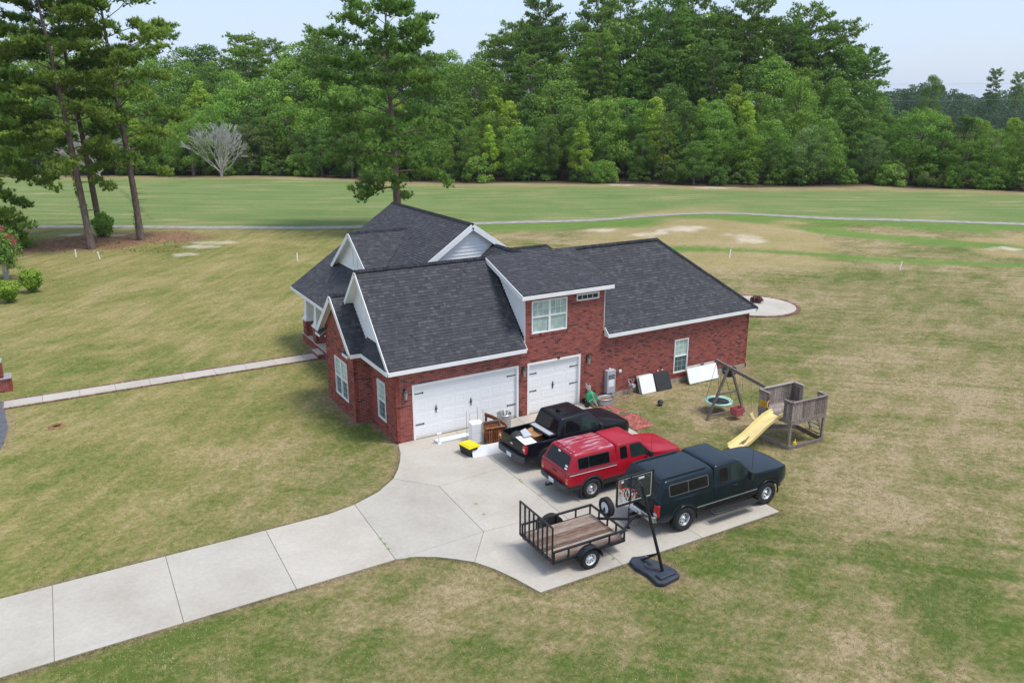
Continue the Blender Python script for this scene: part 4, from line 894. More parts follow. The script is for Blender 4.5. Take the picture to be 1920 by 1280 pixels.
shR, xrR, hwR = topper(tR, PR, M['redtop'], 1.10, 1.70, -.97, 1.04, .30, [(-.52,.72,1.20,1.53)], (1.16,1.62,.70), .85, .70)
MB().box(-.62,-.60,1.695,-.56,.60,1.715).build('shell_lip', M['red'], shR, bevel=.008)
for i,(y,z) in enumerate(((-.62,1.22),(-.60,1.30),(.08,1.58))): st = MB().box(-.02,-.06,-.025,0,.06,.025).build('sticker', M['white'], shR); st.location = (xrR(z)-.012,y,z); st.rotation_euler = (0,.45,0)
for s_ in (1,-1):
    MB().box(-.93,s_*.88-.004,1.035,1.0,s_*.88+.004,1.05).build('pinstripe', M['white'], tR); MB().box(.46,s_*.872-.006,.44,2.72,s_*.872+.006,.62).build('lower_cladding', M['blackp'], tR); MB().box(-.97,s_*.872-.006,.49,-.46,s_*.872+.006,.64).build('rear_cladding', M['blackp'], tR)
    MB().box(-.46,s_*.82-.1,.10,-.44,s_*.82+.1,.44).build('mud_flap', M['blackp'], tR)
MB().beam((-1.35,0,.45),(-1.0,0,.45),.07,.07).lathe([(.02,.48),(.02,.53),(.03,.56),(.001,.58)],(-1.33,0,0),n=10).build('tow_hitch', M['black'], tR)
MB().tube([(2.62,-.72,1.12),(2.60,-.73,1.85)],.006,5).build('aerial', M['black'], tR)
# dark green heavy pickup
PF = dict(paint=M['teal'], ro=1.14, wb=3.60, fo=.98, hw=1.0, wr=.41, tw=.27, rim=.225, style='alloy', zrock=.50, cab_r=1.18, wsb=2.94, zrail=1.25, zbelt=1.27, hood_b=1.29, hood_f=1.22,
       roof=1.88, roof_r=1.26, roof_f=2.34, roof_hw=.80, sidewin=[[(1.42,.03),(1.80,.03),(1.80,.95),(1.46,.95)],[(1.94,-.04),(2.76,-.04),(2.72,.28),(2.32,.97),(1.94,.97)]], front_win=2.1,
       seams=[1.20,1.87,2.86], handles=[2.05], mirror=2.58, mh=.28, bz=.58, bh=.2, bumper=M['chrome'], lamp=(.78,1.17), white_lens=(.05,.3), grille=M['chrome'], flare=.030,
       railm=M['teal'], frame='grey', split=.48)
tF, iF = truck('pickup_truck', 'dark green heavy pickup with matching camper shell and side steps', (5.26,-9.95,.04), R(-1.2), PF)
shF, xrF, hwF = topper(tF, PF, M['teal'], 1.25, 1.86, -1.12, 1.20, .32, [(-.62,.92,1.36,1.68)], (1.31,1.78,.80), .965, .84)
for s_ in (1,-1):
    MB().beam((-.75,s_*.70,1.89),(1.0,s_*.70,1.89),.04,.03).build('roof_rail', M['blackp'], shF, bevel=.008)
    MB().box(.46,s_*1.0-.006,.70,3.1,s_*1.0+.006,.725).build('side_moulding', M['galv'], tF); MB().box(.5,s_*.99-.006,.53,3.12,s_*.99+.006,.69).build('lower_cladding', M['gatebl'], tF)
    sp_ = MB().box(1.15,s_*1.10-.11,.40,2.95,s_*1.10+.11,.43).build('side_step', M['blackp'], tF, bevel=.01); MB().tube([(1.05,s_*1.0,.46),(1.05,s_*1.19,.42),(1.15,s_*1.23,.42),(2.95,s_*1.23,.42),(3.05,s_*1.19,.42),(3.05,s_*1.0,.46)],.028,8).build('step_bar', M['black'], sp_, smooth=50)
MB().beam((-1.45,0,.50),(-1.1,0,.50),.08,.08).build('tow_hitch', M['black'], tF); MB().tube([(2.98,-.80,1.28),(2.95,-.82,2.1)],.006,5).build('aerial', M['black'], tF)
for (y,z) in ((-.60,1.38),(.70,1.39)): st = MB().lathe([(.001,-.004),(.05,-.004),(.05,.004)],(0,0,0),'x',14).build('sticker', M['white'], shF); st.location = (xrF(z)-.016,y,z); st.rotation_euler = (0,.45,0)
MB().box(-1.18,.18,1.0,-1.15,.42,1.12).build('badge', M['chrome'], tF)
# load in the open bed
def inbed(x, y, z): return tM.matrix_basis @ Vector((x,y,z))
def bedthing(name, label, cat, x, y, rz): return thing(name, label, cat, inbed(x,y,.735), R(1.6)+rz)
b = bedthing('cardboard_box', 'open brown cardboard box in the bed of the navy pickup', 'box', .05,.05,.3)
MB().box(-.26,-.2,0,.26,.2,.30).build('carton', M['cardboard'], b, bevel=.006); MB().prism([(-.26,-.2,.30),(.26,-.2,.30),(.26,-.36,.37),(-.26,-.36,.37)],(0,0,.006)).build('flap', M['cardboard'], b); MB().prism([(-.26,.2,.30),(.26,.2,.30),(.26,.34,.40),(-.26,.34,.40)],(0,0,.006)).build('flap', M['cardboard'], b)
b = bedthing('loose_sheet', 'loose white sheet lying tilted in the bed of the navy pickup', 'sheet', -.55,-.2,.2)
MB().prism([(-.30,-.42,.20),(.28,-.42,.16),(.36,.25,.30),(-.22,.3,.34)],(0,0,.02)).build('sheet', M['white'], b); MB().prism([(.0,.05,.36),(.34,.0,.36),(.28,.3,.56),(.05,.32,.52)],(.02,0,.01)).build('folded_corner', M['grey'], b)
b = bedthing('rubbish_bag', 'crumpled black rubbish bag in the bed of the navy pickup', 'bag', -.45,.45,0)
bm_ = MB(); lps = []
for i in range(9):
    ph = math.pi*i/8; lps.append([(math.sin(ph)*.34*math.cos(a)*(1+.22*math.sin(3*a+i)+.1*math.sin(7*a+2*i)), math.sin(ph)*.26*math.sin(a)*(1+.2*math.sin(4*a+i)), .18-.18*math.cos(ph)*(1+.1*math.sin(5*a))) for a in np.linspace(0,2*math.pi,19)[:-1]])
bm_.loft(lps).build('bag', M['blackp'], b, smooth=60)
# ---------------------------------------------------------------- utility trailer
tr = thing('utility_trailer', 'black utility trailer with wooden deck, mesh ramp gate and spare wheel', 'trailer', (1.55,-10.05,.04), R(-1))
HL, HW, ZD_, ZT = 1.28, .90, .46, .76
fm = MB()
for y in (-HW,HW): fm.beam((-HL,y,ZD_-.04),(HL,y,ZD_-.04),.05,.09)
for x in (-HL,0,HL): fm.beam((x,-HW,ZD_-.05),(x,HW,ZD_-.05),.05,.07)
fm.build('frame', M['black'], tr, bevel=.006)
for i in range(10):
    y = -HW+.045+i*(2*HW-.09)/10; w_ = (2*HW-.09)/10
    MB().box(-HL+.03,y+.004,ZD_-.02,HL-.03,y+w_-.004,ZD_+.02+random.uniform(-.003,.003)).build('deck_board', M['deck'], tr, bevel=.004)
for y in (-HW,HW):
    MB().beam((-HL,y,ZT),(HL,y,ZT),.06,.06).build('side_rail', M['black'], tr, bevel=.008)
    for x in (-HL+.03,-.75,.0,.70,HL-.03): MB().beam((x,y,ZD_),(x,y,ZT),.045,.045).build('rail_post', M['black'], tr)
    MB().box(-.9,y-.012,ZD_-.04,.9,y+.012,ZD_+.02).build('side_plate', M['black'], tr) if False else None
MB().beam((HL,-HW-.03,ZT),(HL,HW+.03,ZT),.06,.06).build('front_rail', M['black'], tr, bevel=.008)
for y in (-.45,.0,.45): MB().beam((HL,y,ZD_),(HL,y,ZT),.045,.045).build('rail_post', M['black'], tr)
gt = MB().beam((-HL-.04,-HW,ZD_-.02),(-HL-.04,HW,ZD_-.02),.05,.05).beam((-HL-.04,-HW,1.56),(-HL-.04,HW,1.56),.045,.05).beam((-HL-.04,-HW-.02,ZD_-.04),(-HL-.04,-HW-.02,1.58),.045,.045).beam((-HL-.04,HW+.02,ZD_-.04),(-HL-.04,HW+.02,1.58),.045,.045).build('ramp_gate', M['black'], tr, bevel=.006)
for i in range(1,7): y = -HW+.02+i*(2*HW-.04)/7; MB().beam((-HL-.04,y,ZD_),(-HL-.04,y,1.55),.04,.04).build('gate_bar', M['black'], gt)
ms = MB()
z = ZD_+.04
while z < 1.53: ms.box(-HL-.034,-HW+.02,z,-HL-.031,HW-.02,z+.003); z += .045
y = -HW+.04
while y < HW: ms.box(-HL-.031,y,ZD_,-HL-.028,y+.003,1.54); y += .045
ms.build('gate_mesh', M['black'], gt, kind='stuff')
for s_ in (-1,1):
    wheel(tr, -.12, s_*(HW+.16), .31, .19, .19, 'white', s_)
    fd = [(-.12+.40*math.cos(R(a)),.31+.40*math.sin(R(a))) for a in np.linspace(4,176,15)]
    MB().loft([[(x,s_*(HW+.03),z),(x,s_*(HW+.29),z),(x,s_*(HW+.29),z-.02),(x,s_*(HW+.03),z-.02)] for x,z in fd]).prism([(x,s_*(HW+.035),z) for x,z in fd],(0,s_*.006,0)).build('fender', M['black'], tr, smooth=30)
    MB().box(-HL-.03,s_*(HW-.16)-.07,.33,-HL+.05,s_*(HW-.16)+.07,.41).build('tail_light', M['tailred'], tr, bevel=.01)
    MB().box(HL-.28,s_*(HW+.012)-.01,ZD_-.09,HL-.18,s_*(HW+.012)+.01,ZD_-.04).build('side_reflector', M['tailred'], tr)
MB().beam((-.12,-HW-.15,.31),(-.12,HW+.15,.31),.05,.05).build('axle', M['black'], tr)
MB().beam((HL,-.62,ZD_-.05),(HL+.95,0,ZD_-.03),.05,.08).beam((HL,.62,ZD_-.05),(HL+.95,0,ZD_-.03),.05,.08).beam((HL+.85,0,ZD_-.02),(HL+1.25,0,ZD_-.01),.06,.07).build('tongue', M['black'], tr, bevel=.006)
MB().lathe([(.05,.40),(.06,.46),(.05,.52),(.02,.55)],(HL+1.25,0,0),n=12).build('coupler', M['black'], tr, smooth=40)
MB().cyl((HL+.88,.07,.10),(HL+.88,.07,.98),.025,10).tube([(HL+.88,.07,.97),(HL+.88,.14,.98),(HL+.88,.16,.92)],.014,6).cyl((HL+.88,.07,.10),(HL+.88,.07,.12),.07,12).build('jack', M['black'], tr)
MB().tube([(HL+.9,.05,.40),(HL+1.05,.22,.12),(HL+1.15,.1,.09),(HL+1.1,-.1,.2),(HL+1.3,-.05,.45)],.007,5).build('safety_chain', M['black'], tr)
sw = wheel(tr, 0,0, .31,.19,.19,'white',1); sw.location = (HL+.16,.28,.93); sw.rotation_euler = (0,0,R(-90)); sw.name = 'spare_wheel'; MB().beam((HL,.28,ZT),(HL+.1,.28,.93),.05,.05).build('spare_bracket', M['black'], tr)

# ---------------------------------------------------------------- portable basketball hoop
hp = thing('basketball_hoop', 'portable basketball hoop with black pole on a dark plastic base', 'basketball hoop', (2.98,-12.15,0), R(0))
base_pl = [(-.42,.62),(-.22,.75),(.12,.62),(.36,-.02),(.46,-.45),(.36,-.72),(-.30,-.80),(-.46,-.66),(-.40,-.2),(-.48,.3)]
MB().prism([(x,y,0) for x,y in base_pl],(0,0,.15)).build('base', M['basebl'] if 'basebl' in M else M.setdefault('basebl', simple('dusty_dark_plastic',(.028,.036,.052),.6,var=.25,scale=5)), hp, bevel=.045, seg=3)
MB().prism([(-.30,-.66,.15),(.28,-.62,.15),(.34,-.36,.15),(-.30,-.40,.15)],(0,0,.06)).build('base_ridge', M['basebl'], hp, bevel=.03, seg=3)
MB().lathe([(.26,.15),(.25,.175),(.001,.18)],(.02,.08,0),n=24).build('weight_plate', M['rubberg'], hp, smooth=30)
PBt, PTp = Vector((.04,-.34,.15)), Vector((-.50,.12,2.82))
MB().tube([PBt, PBt.lerp(PTp,.5), PTp],.048,12).build('pole', M['black'], hp, smooth=50)
MB().prism([(.0,-.12,.66),(-.10,.5,.24),(-.05,.5,.22),(.06,-.14,.58)],(.05,0,.0)).tube([(.02,-.1,.62),(-.08,.42,.17)],.03,8).build('base_strut', M['black'], hp)
bc = Vector((-.50,.42,2.62)); bw, bh = .64, .42
bd = MB()
for z in (-bh,bh): bd.beam(bc+Vector((-bw,0,z)),bc+Vector((bw,0,z)),.045,.05)
for x in (-bw,bw): bd.beam(bc+Vector((x,0,-bh)),bc+Vector((x,0,bh)),.045,.05)
bd.beam(bc+Vector((-.16,0,-bh)),bc+Vector((-.16,0,bh)),.03,.035).beam(bc+Vector((-.16,0,-.10)),bc+Vector((.25,0,-.10)),.03,.03)
bo = bd.build('backboard_frame', M['black'], hp); m_, t_, p_ = newmat('clear_acrylic'); tp_ = t_.nodes.new('ShaderNodeBsdfTransparent'); gl_ = t_.nodes.new('ShaderNodeBsdfGlossy'); gl_.inputs['Roughness'].default_value = .02; mx_s = t_.nodes.new('ShaderNodeMixShader'); mx_s.inputs[0].default_value = .05; t_.links.new(tp_.outputs[0], mx_s.inputs[1]); t_.links.new(gl_.outputs[0], mx_s.inputs[2]); t_.links.new(mx_s.outputs[0], t_.nodes['Material Output'].inputs[0]); M['acrylic'] = m_
MB().box(bc.x-bw+.02,bc.y-.003,bc.z-bh+.02,bc.x+bw-.02,bc.y+.003,bc.z+bh-.02).build('backboard_panel', M['acrylic'], bo)
ln = MB()
for z in (-bh+.05,bh-.05): ln.beam(bc+Vector((-bw+.05,.006,z)),bc+Vector((bw-.05,.006,z)),.004,.016)
for x in (-bw+.05,bw-.05): ln.beam(bc+Vector((x,.006,-bh+.05)),bc+Vector((x,.006,bh-.05)),.004,.016)
ln.box(bc.x+.12,bc.y+.004,bc.z+.24,bc.x+.32,bc.y+.008,bc.z+.30).box(bc.x-.62+.12,bc.y+.004,bc.z+.26,bc.x-.62+.2,bc.y+.008,bc.z+.33); ln.build('board_line', M['white'], bo)
rc = Vector((-.50,.70,2.36)); MB().tube([rc+Vector((.225*math.cos(a),.225*math.sin(a),0)) for a in np.linspace(0,2*math.pi,25)],.011,8,False).beam(rc+Vector((-.08,-.22,0)),bc+Vector((-.08,0,-.26)),.03,.03).beam(rc+Vector((.08,-.22,0)),bc+Vector((.08,0,-.26)),.03,.03).build('rim', M['orange'], bo, smooth=50)
nt_ = MB()
for k in range(12):
    for sgn in (1,-1):
        pts = []
        for i in range(6): f_ = i/5; rr = .22*(1-.45*f_); a = 2*math.pi*k/12+sgn*f_*.7; pts.append(rc+Vector((rr*math.cos(a),rr*math.sin(a),-.42*f_)))
        nt_.tube(pts,.006,4,False)
nt_.build('net', M['white'], bo)
MB().beam(PTp+Vector((0,-.02,-.02)),bc+Vector((.05,-.02,.25)),.04,.05).beam(PBt.lerp(PTp,.86),bc+Vector((.05,-.02,-.2)),.04,.05).beam(PBt.lerp(PTp,.80)+Vector((0,.04,0)),bc+Vector((.12,-.02,.22)),.03,.04).build('lift_arm', M['black'], hp)

# ---------------------------------------------------------------- wooden play set
ps = thing('play_set', 'weathered wooden play set with railed platform, yellow slide and swing beam', 'play set', (14.0,-7.45,0), R(-3))
GW = M['greywood']; px0, px1, py0, py1, zp, zr_ = -.92, .98, -.88, .88, 1.22, 1.98
for (x,y,h) in ((px0+.05,py0+.05,zr_),(px1-.05,py0+.05,zr_),(px0+.05,py1-.05,zr_),(px1-.05,py1-.05,zr_)): MB().box(x-.045,y-.045,-.03,x+.045,y+.045,h-.04).build('post', GW, ps, bevel=.006)
for (a,b) in (((px0,py0,zp-.08),(px1,py0,zp-.08)),((px0,py1,zp-.08),(px1,py1,zp-.08)),((px0,py0,zp-.08),(px0,py1,zp-.08)),((px1,py0,zp-.08),(px1,py1,zp-.08))): MB().beam(a,b,.045,.18).build('rim_joist', GW, ps, bevel=.005)
n = 12
for i in range(n):
    y = py0+.02+i*(py1-py0-.04)/n; MB().box(px0+.02,y+.004,zp-.01,px1-.02,y+(py1-py0-.04)/n-.004,zp+.025).build('floor_board', GW, ps, bevel=.003)
def railing(a, b, gap=None):
    a = Vector((*a,0)); b = Vector((*b,0)); d = b-a; Ln = d.length; d.normalize(); k = int(Ln/.135); st_ = Ln/k; nrm = Vector((-d.y,d.x,0))
    for i in range(k):
        p = a+d*(i*st_+.004); q = a+d*((i+1)*st_-.004); MB().beam(p.lerp(q,0)+Vector((0,0,(zp+zr_)/2-.08)),q+Vector((0,0,(zp+zr_)/2-.08)),.022,zr_-zp+.06+random.uniform(-.01,.01)).build('plank', GW, ps, bevel=.003)
    MB().beam(a+Vector((0,0,zr_)),b+Vector((0,0,zr_)),.12,.04).build('top_rail', GW, ps, bevel=.005)
    MB().beam(a+Vector((0,0,zr_-.09))+nrm*.03,b+Vector((0,0,zr_-.09))+nrm*.03,.035,.07).build('under_rail', GW, ps)
railing((px0,py0),(px1,py0)); railing((px0,py1),(px1,py1)); railing((px0,py0),(px0,-.45)); railing((px0,.32),(px0,py1)); railing((px1,py0),(px1,-.36)); railing((px1,.36),(px1,py1))
# slide
slp = []
for i in range(22):
    f_ = i/21; x = px0+.06-2.2*f_; z = 1.24-.06*f_-1.02*(f_**1.05)+.075*math.sin(f_*math.pi*2.0)*(1-f_*.4)
    slp.append((x, max(z,.10)))
loops = []
for x,z in slp:
    wv = .30; loops.append([(x,-.08-wv-.03,z+.12),(x,-.08-wv+.02,z+.13),(x,-.08-wv+.05,z+.02),(x,-.08-.1,z-.01),(x,-.08+.1,z-.01),(x,-.08+wv-.05,z+.02),(x,-.08+wv-.02,z+.13),(x,-.08+wv+.03,z+.12),(x,-.08+wv+.02,z-.03),(x,-.08-wv-.02,z-.03)])
sl = MB().loft(loops).build('slide', M['slide'], ps, smooth=50)
mud = []
for k in range(14):
    a = 2*math.pi*k/14; rr = 1+.35*math.sin(3*a+1)+.2*math.sin(5*a); x = px0-1.58+.20*rr*math.cos(a); y = -.10+.07*rr*math.sin(a); f_ = (px0+.06-x)/2.2; z = 1.24-.06*f_-1.02*(f_**1.05)+.075*math.sin(f_*math.pi*2.0)*(1-f_*.4); mud.append((x,y,max(z,.1)+.004))
MB().prism(mud,(0,0,.004)).build('mud_patch', M['mud'], sl)
for y in (-.45,.32): MB().tube([(px0-.03,y,zp+.12),(px0-.09,y,zp+.22),(px0-.09,y,zp+.38),(px0-.03,y,zp+.46)],.018,8).build('grab_handle', M['slide'], ps, smooth=60)
sg = MB().box(px0-.035,.42,zp+.10,px0-.015,.80,zp+.36).build('warning_sign', M['signo'] if 'signo' in M else M.setdefault('signo', simple('orange_yellow_sign',(.75,.40,.02),.5,var=.1)), ps)
for i in range(4): MB().box(px0-.038,.46,zp+.15+i*.05,px0-.034,.76 if i % 2 else .68,zp+.165+i*.05).build('sign_line', M['black'], sg)
# ladder at the far side
for s_ in (-.3,.3): MB().beam((px1+.02,s_,zp),(px1+.62,s_,0),.04,.10).build('ladder_rail', GW, ps)
for i in range(5): f_ = (i+.6)/5.4; MB().beam((px1+.02+.6*f_,-.28,zp*(1-f_)),(px1+.02+.6*f_,.28,zp*(1-f_)),.09,.03).build('ladder_step', GW, ps)
# ground frame of the sand pit
fr_ = [(px0+.02,py0),(px0-.05,py1+.05),(px0+.75,py1+.45),(px1+.1,py1-.3),(px1,py0)]
for i in range(5): a, b = fr_[i], fr_[(i+1) % 5]; MB().beam((*a,.08),(*b,.08),.05,.16).build('pit_board', GW, ps, bevel=.004)
# swing beam and A-frame
bz = 2.36; B0, B1 = Vector((-.78,3.72,bz)), Vector((-.55,.86,bz-.36))
B1 = Vector((-.70,.86,2.06)); MB().beam(B0,B1,.09,.14).build('swing_beam', GW, ps, bevel=.006)
A = B0.lerp(B1,.30)
for fx in (-.98,1.12): MB().beam(Vector((A.x+fx*.04,A.y,bz-.02)),Vector((A.x+fx,A.y+.10,-.02)),.09,.09).build('a_frame_leg', GW, ps, bevel=.006)
MB().beam((A.x-.52,A.y+.05,1.12),(A.x+.60,A.y+.05,1.12),.04,.09).beam((A.x-.9,A.y+.09,.2),(A.x+1.02,A.y+.09,.2),.04,.09).build('a_frame_brace', GW, ps)
def onbeam(f_): return B0.lerp(B1,f_)
pw_ = lambda p: ps.matrix_basis @ p
# saucer swing
S0 = pw_(onbeam(.08)); sc = thing('saucer_swing', 'round saucer swing with mint green rim hanging from the play set beam', 'swing', (S0.x+.18,S0.y+.05,0))
MB().tube([(.56*math.cos(a),.56*math.sin(a),.50) for a in np.linspace(0,2*math.pi,37)],.052,10,False).build('rim', M['mint'], sc, smooth=60)
MB().lathe([(.54,.50),(.50,.47),(.001,.45)],n=30).build('mat', M['blackp'], sc); MB().lathe([(.55,.50),(.53,.515),(.34,.475),(.33,.465)],n=30,caps=False).build('mat_edge', M['mint'], sc)
MB().prism([(-.05,-.2,.49),(.1,-.22,.49),(.05,.2,.49),(-.08,.18,.49)],(0,0,.004)).build('mat_print', M['white'], sc)
for (x,y) in ((-.4,.38),(.4,.38),(-.4,-.38),(.4,-.38)): MB().tube([(x,y,.55),(-.18+x*.05,-.05+(.16 if y > 0 else -.16),2.27)],.008,5).build('rope', M['black'], sc)
# dark tub hung at the beam end
S1 = pw_(onbeam(.13)); tb = thing('toddler_swing', 'dark green plastic bucket swing tied up high by the A-frame', 'swing', (S1.x+.45,S1.y-.02,0))
MB().lathe([(.14,1.66),(.24,1.70),(.30,1.86),(.32,2.05),(.29,2.05),(.26,1.88),(.2,1.76)],n=22).build('seat', M['tubgreen'], tb, smooth=50)
MB().tube([(-.30,-.16,1.80),(-.33,-.12,1.80),(-.33,-.12,1.98),(-.30,.04,1.98)],.014,6).tube([(-.31,-.15,1.8),(-.33,.02,1.80)],.014,6).build('handle', M['white'], tb)
for s_ in (-.2,.2): MB().tube([(s_,.1,2.05),(-.4,.0,2.28)],.008,5).build('rope', M['black'], tb)
# pink bucket swing and yellow seat
S2 = pw_(onbeam(.55)); pk = thing('toddler_swing', 'faded red bucket swing hanging low beside the A-frame leg', 'swing', (S2.x+.28,S2.y+.35,0))
MB().prism([(-.2,-.17,.20),(.2,-.17,.20),(.24,-.2,.55),(-.24,-.2,.55)],(0,.03,0)).prism([(-.2,.17,.20),(.2,.17,.20),(.24,.2,.55),(-.24,.2,.55)],(0,-.03,0)).prism([(-.21,-.17,.2),(-.21,.17,.2),(-.25,.2,.55),(-.25,-.2,.55)],(.03,0,0)).prism([(.21,-.17,.2),(.21,.17,.2),(.25,.2,.55),(.25,-.2,.55)],(-.03,0,0)).box(-.2,-.17,.17,.2,.17,.21).build('seat', M['pink'], pk, bevel=.015)
for s_ in (-.22,.22): MB().tube([(s_,.0,.55),(-.28+s_*.3,-.35,2.26)],.007,5).build('rope', M['galv'], pk)
S3 = pw_(onbeam(.82)); ys = thing('belt_swing', 'yellow belt swing on chains between the A-frame and the platform', 'swing', (S3.x+.2,S3.y+.0,0))
MB().loft([[(-.08,-.24+.48*f_,.38+.9*(f_-.5)**2),(.08,-.24+.48*f_,.38+.9*(f_-.5)**2),(.08,-.24+.48*f_,.40+.9*(f_-.5)**2),(-.08,-.24+.48*f_,.40+.9*(f_-.5)**2)] for f_ in np.linspace(0,1,9)]).build('seat', M['slide'], ys, smooth=40)
for s_ in (-.24,.24): MB().tube([(0,s_,.60),(-.2,s_*.8,2.24)],.007,5).build('chain', M['galv'], ys)
# toy digger inside the pit
tg = thing('toy_digger', 'small yellow and black toy digger inside the play set sand pit', 'toy', gp(1489,838), .6); tg.scale = (.7,.7,.7)
MB().box(-.14,-.09,.12,.14,.09,.24).box(-.12,-.08,.24,.0,.08,.34).build('body', M['yellow'], tg, bevel=.015)
for s_ in (-1,1): MB().box(-.17,s_*.10-.03,.0,.17,s_*.10+.03,.12).build('track', M['blackp'], tg, bevel=.02)
MB().tube([(.1,0,.22),(.3,0,.36),(.42,0,.14)],.022,6).box(.36,-.06,.04,.46,.06,.14).build('arm', M['yellow'], tg)
# ball
bl = gp(1238,760); ball = thing('ball', 'black ball lying on the lawn near the brick wall', 'ball', (bl.x,bl.y,0))
MB().lathe([(.001,0)]+[(.14*math.sin(R(a)),.14-.14*math.cos(R(a))) for a in range(12,180,12)]+[(.001,.28)],n=22).build('cover', M['blackp'], ball, smooth=80); MB().lathe([(.1405*math.sin(R(a)),.14-.1405*math.cos(R(a))) for a in (86,88,90,92,94)],n=30).build('band', M['grey'], ball)

# ---------------------------------------------------------------- folding tables leaning on the wall
def table(name, label, x0, w_, h, m, y0, lean, legs=True, rz=0, z0=0.02):
    t = thing(name, label, 'table', (x0,y0,z0), rz); tl = math.atan2(lean,h)
    def tp(x,v,d): return (x, v*math.sin(tl)+d*math.cos(tl), v*math.cos(tl)-d*math.sin(tl))
    q = rounded([(0,0),(w_,0),(w_,h),(0,h)], .06); MB().prism([tp(p.x,p.y,0) for p in q], Vector(tp(0,0,.045))).build('top', m, t, bevel=.008)
    MB().prism([tp(.05,.05,.046),tp(w_-.05,.05,.046),tp(w_-.05,h-.05,.046),tp(.05,h-.05,.046)], Vector(tp(0,0,.02))).build('under_frame', M['grey'], t)
    MB().tube([tp(.08,.1,.07),tp(.08,h-.1,.07)],.014,6).tube([tp(w_-.08,.1,.07),tp(w_-.08,h-.1,.07)],.014,6).build('folded_leg', M['galv'], t)
    return t
table('folding_table','white square folding table leaning on the wall beside a black one',12.04,.84,.86,M['white'],-.55,.36)
table('folding_table','white square folding table mostly hidden behind another white one',12.00,.84,.86,M['beige'],-.44,.36,rz=R(0))
tb2 = table('folding_table','black square folding table leaning on the brick wall',12.94,.90,.86,M['blackp'],-.60,.42); MB().box(.22,.36,.86,.28,.40,.90).box(.5,.36,.86,.56,.40,.90).build('clip', M['white'], tb2)
tb3 = table('folding_table','long white folding table leaning on the wall behind the swings',14.86,1.92,.76,M['white'],-.68,.30,z0=.05); MB().box(.9,.27,.74,1.1,.31,.80).build('handle', M['black'], tb3)
table('folding_table','long off-white folding table almost hidden behind the long white one',14.95,1.86,.80,M['beige'],-.50,.30,z0=.05)

# ---------------------------------------------------------------- hose reel, hose, tub
hr = thing('hose_reel', 'beige hose reel cart with a green hose next to the small garage door', 'hose reel', (9.12,-.50,.04), R(-20))
for s_ in (-1,1): MB().tube([(.25,s_*.2,.02),(.05,s_*.2,.45),(-.12,s_*.2,.86),(-.16,s_*.18,.98)],.022,8).tube([(-.22,s_*.2,.15),(.0,s_*.2,.38),(.25,s_*.2,.02)],.02,8).build('side_frame', M['beige'], hr, smooth=50)
MB().box(-.22,-.2,.80,-.08,.2,1.0).build('tool_tray', M['beige'], hr, bevel=.015); MB().box(-.19,-.16,.985,-.11,.16,1.003).build('tray_well', M['black'], hr)
MB().lathe([(.10,-.16),(.24,-.16),(.24,-.14),(.2,-.13),(.22,-.07),(.23,0),(.22,.07),(.2,.13),(.24,.14),(.24,.16),(.10,.16)],(.02,0,.38),'y',24).build('wound_hose', M['greenhose'], hr, smooth=50)
for s_ in (-1,1): MB().lathe([(.13,-.025),(.14,0),(.13,.025)],(-.24,s_*.25,.14),'y',18).build('wheel', M['rubber'], hr, smooth=50)
hz_ = []; rs = random.Random(4); p = Vector((9.35,-.75))
for i in range(60):
    f_ = i/59; hz_.append((9.30+f_*.75+.28*math.sin(f_*9)+.18*math.sin(f_*23), -.72-1.9*f_+.22*math.sin(f_*17+1)-.15*math.cos(f_*31), .062+.004*math.sin(i)))
tag(MB().tube(hz_,.013,6).build('garden_hose', M['greenhose'], None, smooth=60), 'loose green garden hose snaking over the red pavers', 'hose')
tub = thing('galvanised_tub', 'oval galvanised tub with soil at the foot of the brick wall', 'tub', (9.85,-.62,0)); tb_ = lambda r,z: [(.44*r*math.cos(a),.30*r*math.sin(a),z) for a in np.linspace(0,2*math.pi,29)[:-1]]
MB().loft([tb_(.92,0),tb_(.97,.14),tb_(.95,.15),tb_(1.0,.30),tb_(1.03,.31),tb_(1.0,.32),tb_(.94,.30),tb_(.9,.12)]).build('shell', M['galv'], tub, smooth=45); MB().loft([tb_(.93,.2),tb_(.5,.23),tb_(.05,.24)]).build('soil', M['mud'], tub)

# ---------------------------------------------------------------- things put out in front of the double door
pn = thing('storage_tote', 'black storage tote with a bright yellow lid on the driveway', 'tote', (2.03,-2.30,.04), R(100))
lp = lambda a,b,z: [(-a,-b,z),(a,-b,z),(a,b,z),(-a,b,z)]
MB().loft([lp(.30,.20,0),lp(.35,.25,.36)]).build('bin', M['blackp'], pn, bevel=.02); MB().box(-.38,-.28,.36,.38,.28,.40).box(-.30,-.2,.40,.30,.2,.425).build('lid', M['yellow'], pn, bevel=.015)
for s_ in (-1,1): MB().box(s_*.35-.05,-.1,.30,s_*.35+.05,.1,.37).build('latch', M['blackp'], pn)
bd_ = thing('shelf_board', 'long white board standing on edge on the driveway behind the navy pickup', 'board', (1.96,-2.74,.04), R(-5))
MB().prism([(0,0,0),(1.42,0,0),(1.42,.14,.38),(0,.14,.38)],(0,.035,0)).build('board', M['white'], bd_, bevel=.005); MB().prism([(.3,.07,.05),(.34,.07,.05),(.34,.25,.0),(.3,.25,.0)],(0,0,.2)).prism([(1.1,.07,.05),(1.14,.07,.05),(1.14,.25,.0),(1.1,.25,.0)],(0,0,.2)).build('batten', M['white'], bd_)
cb_ = thing('white_cabinet', 'narrow white cabinet standing on the driveway among old furniture', 'cabinet', (2.78,-1.42,.04), R(-10))
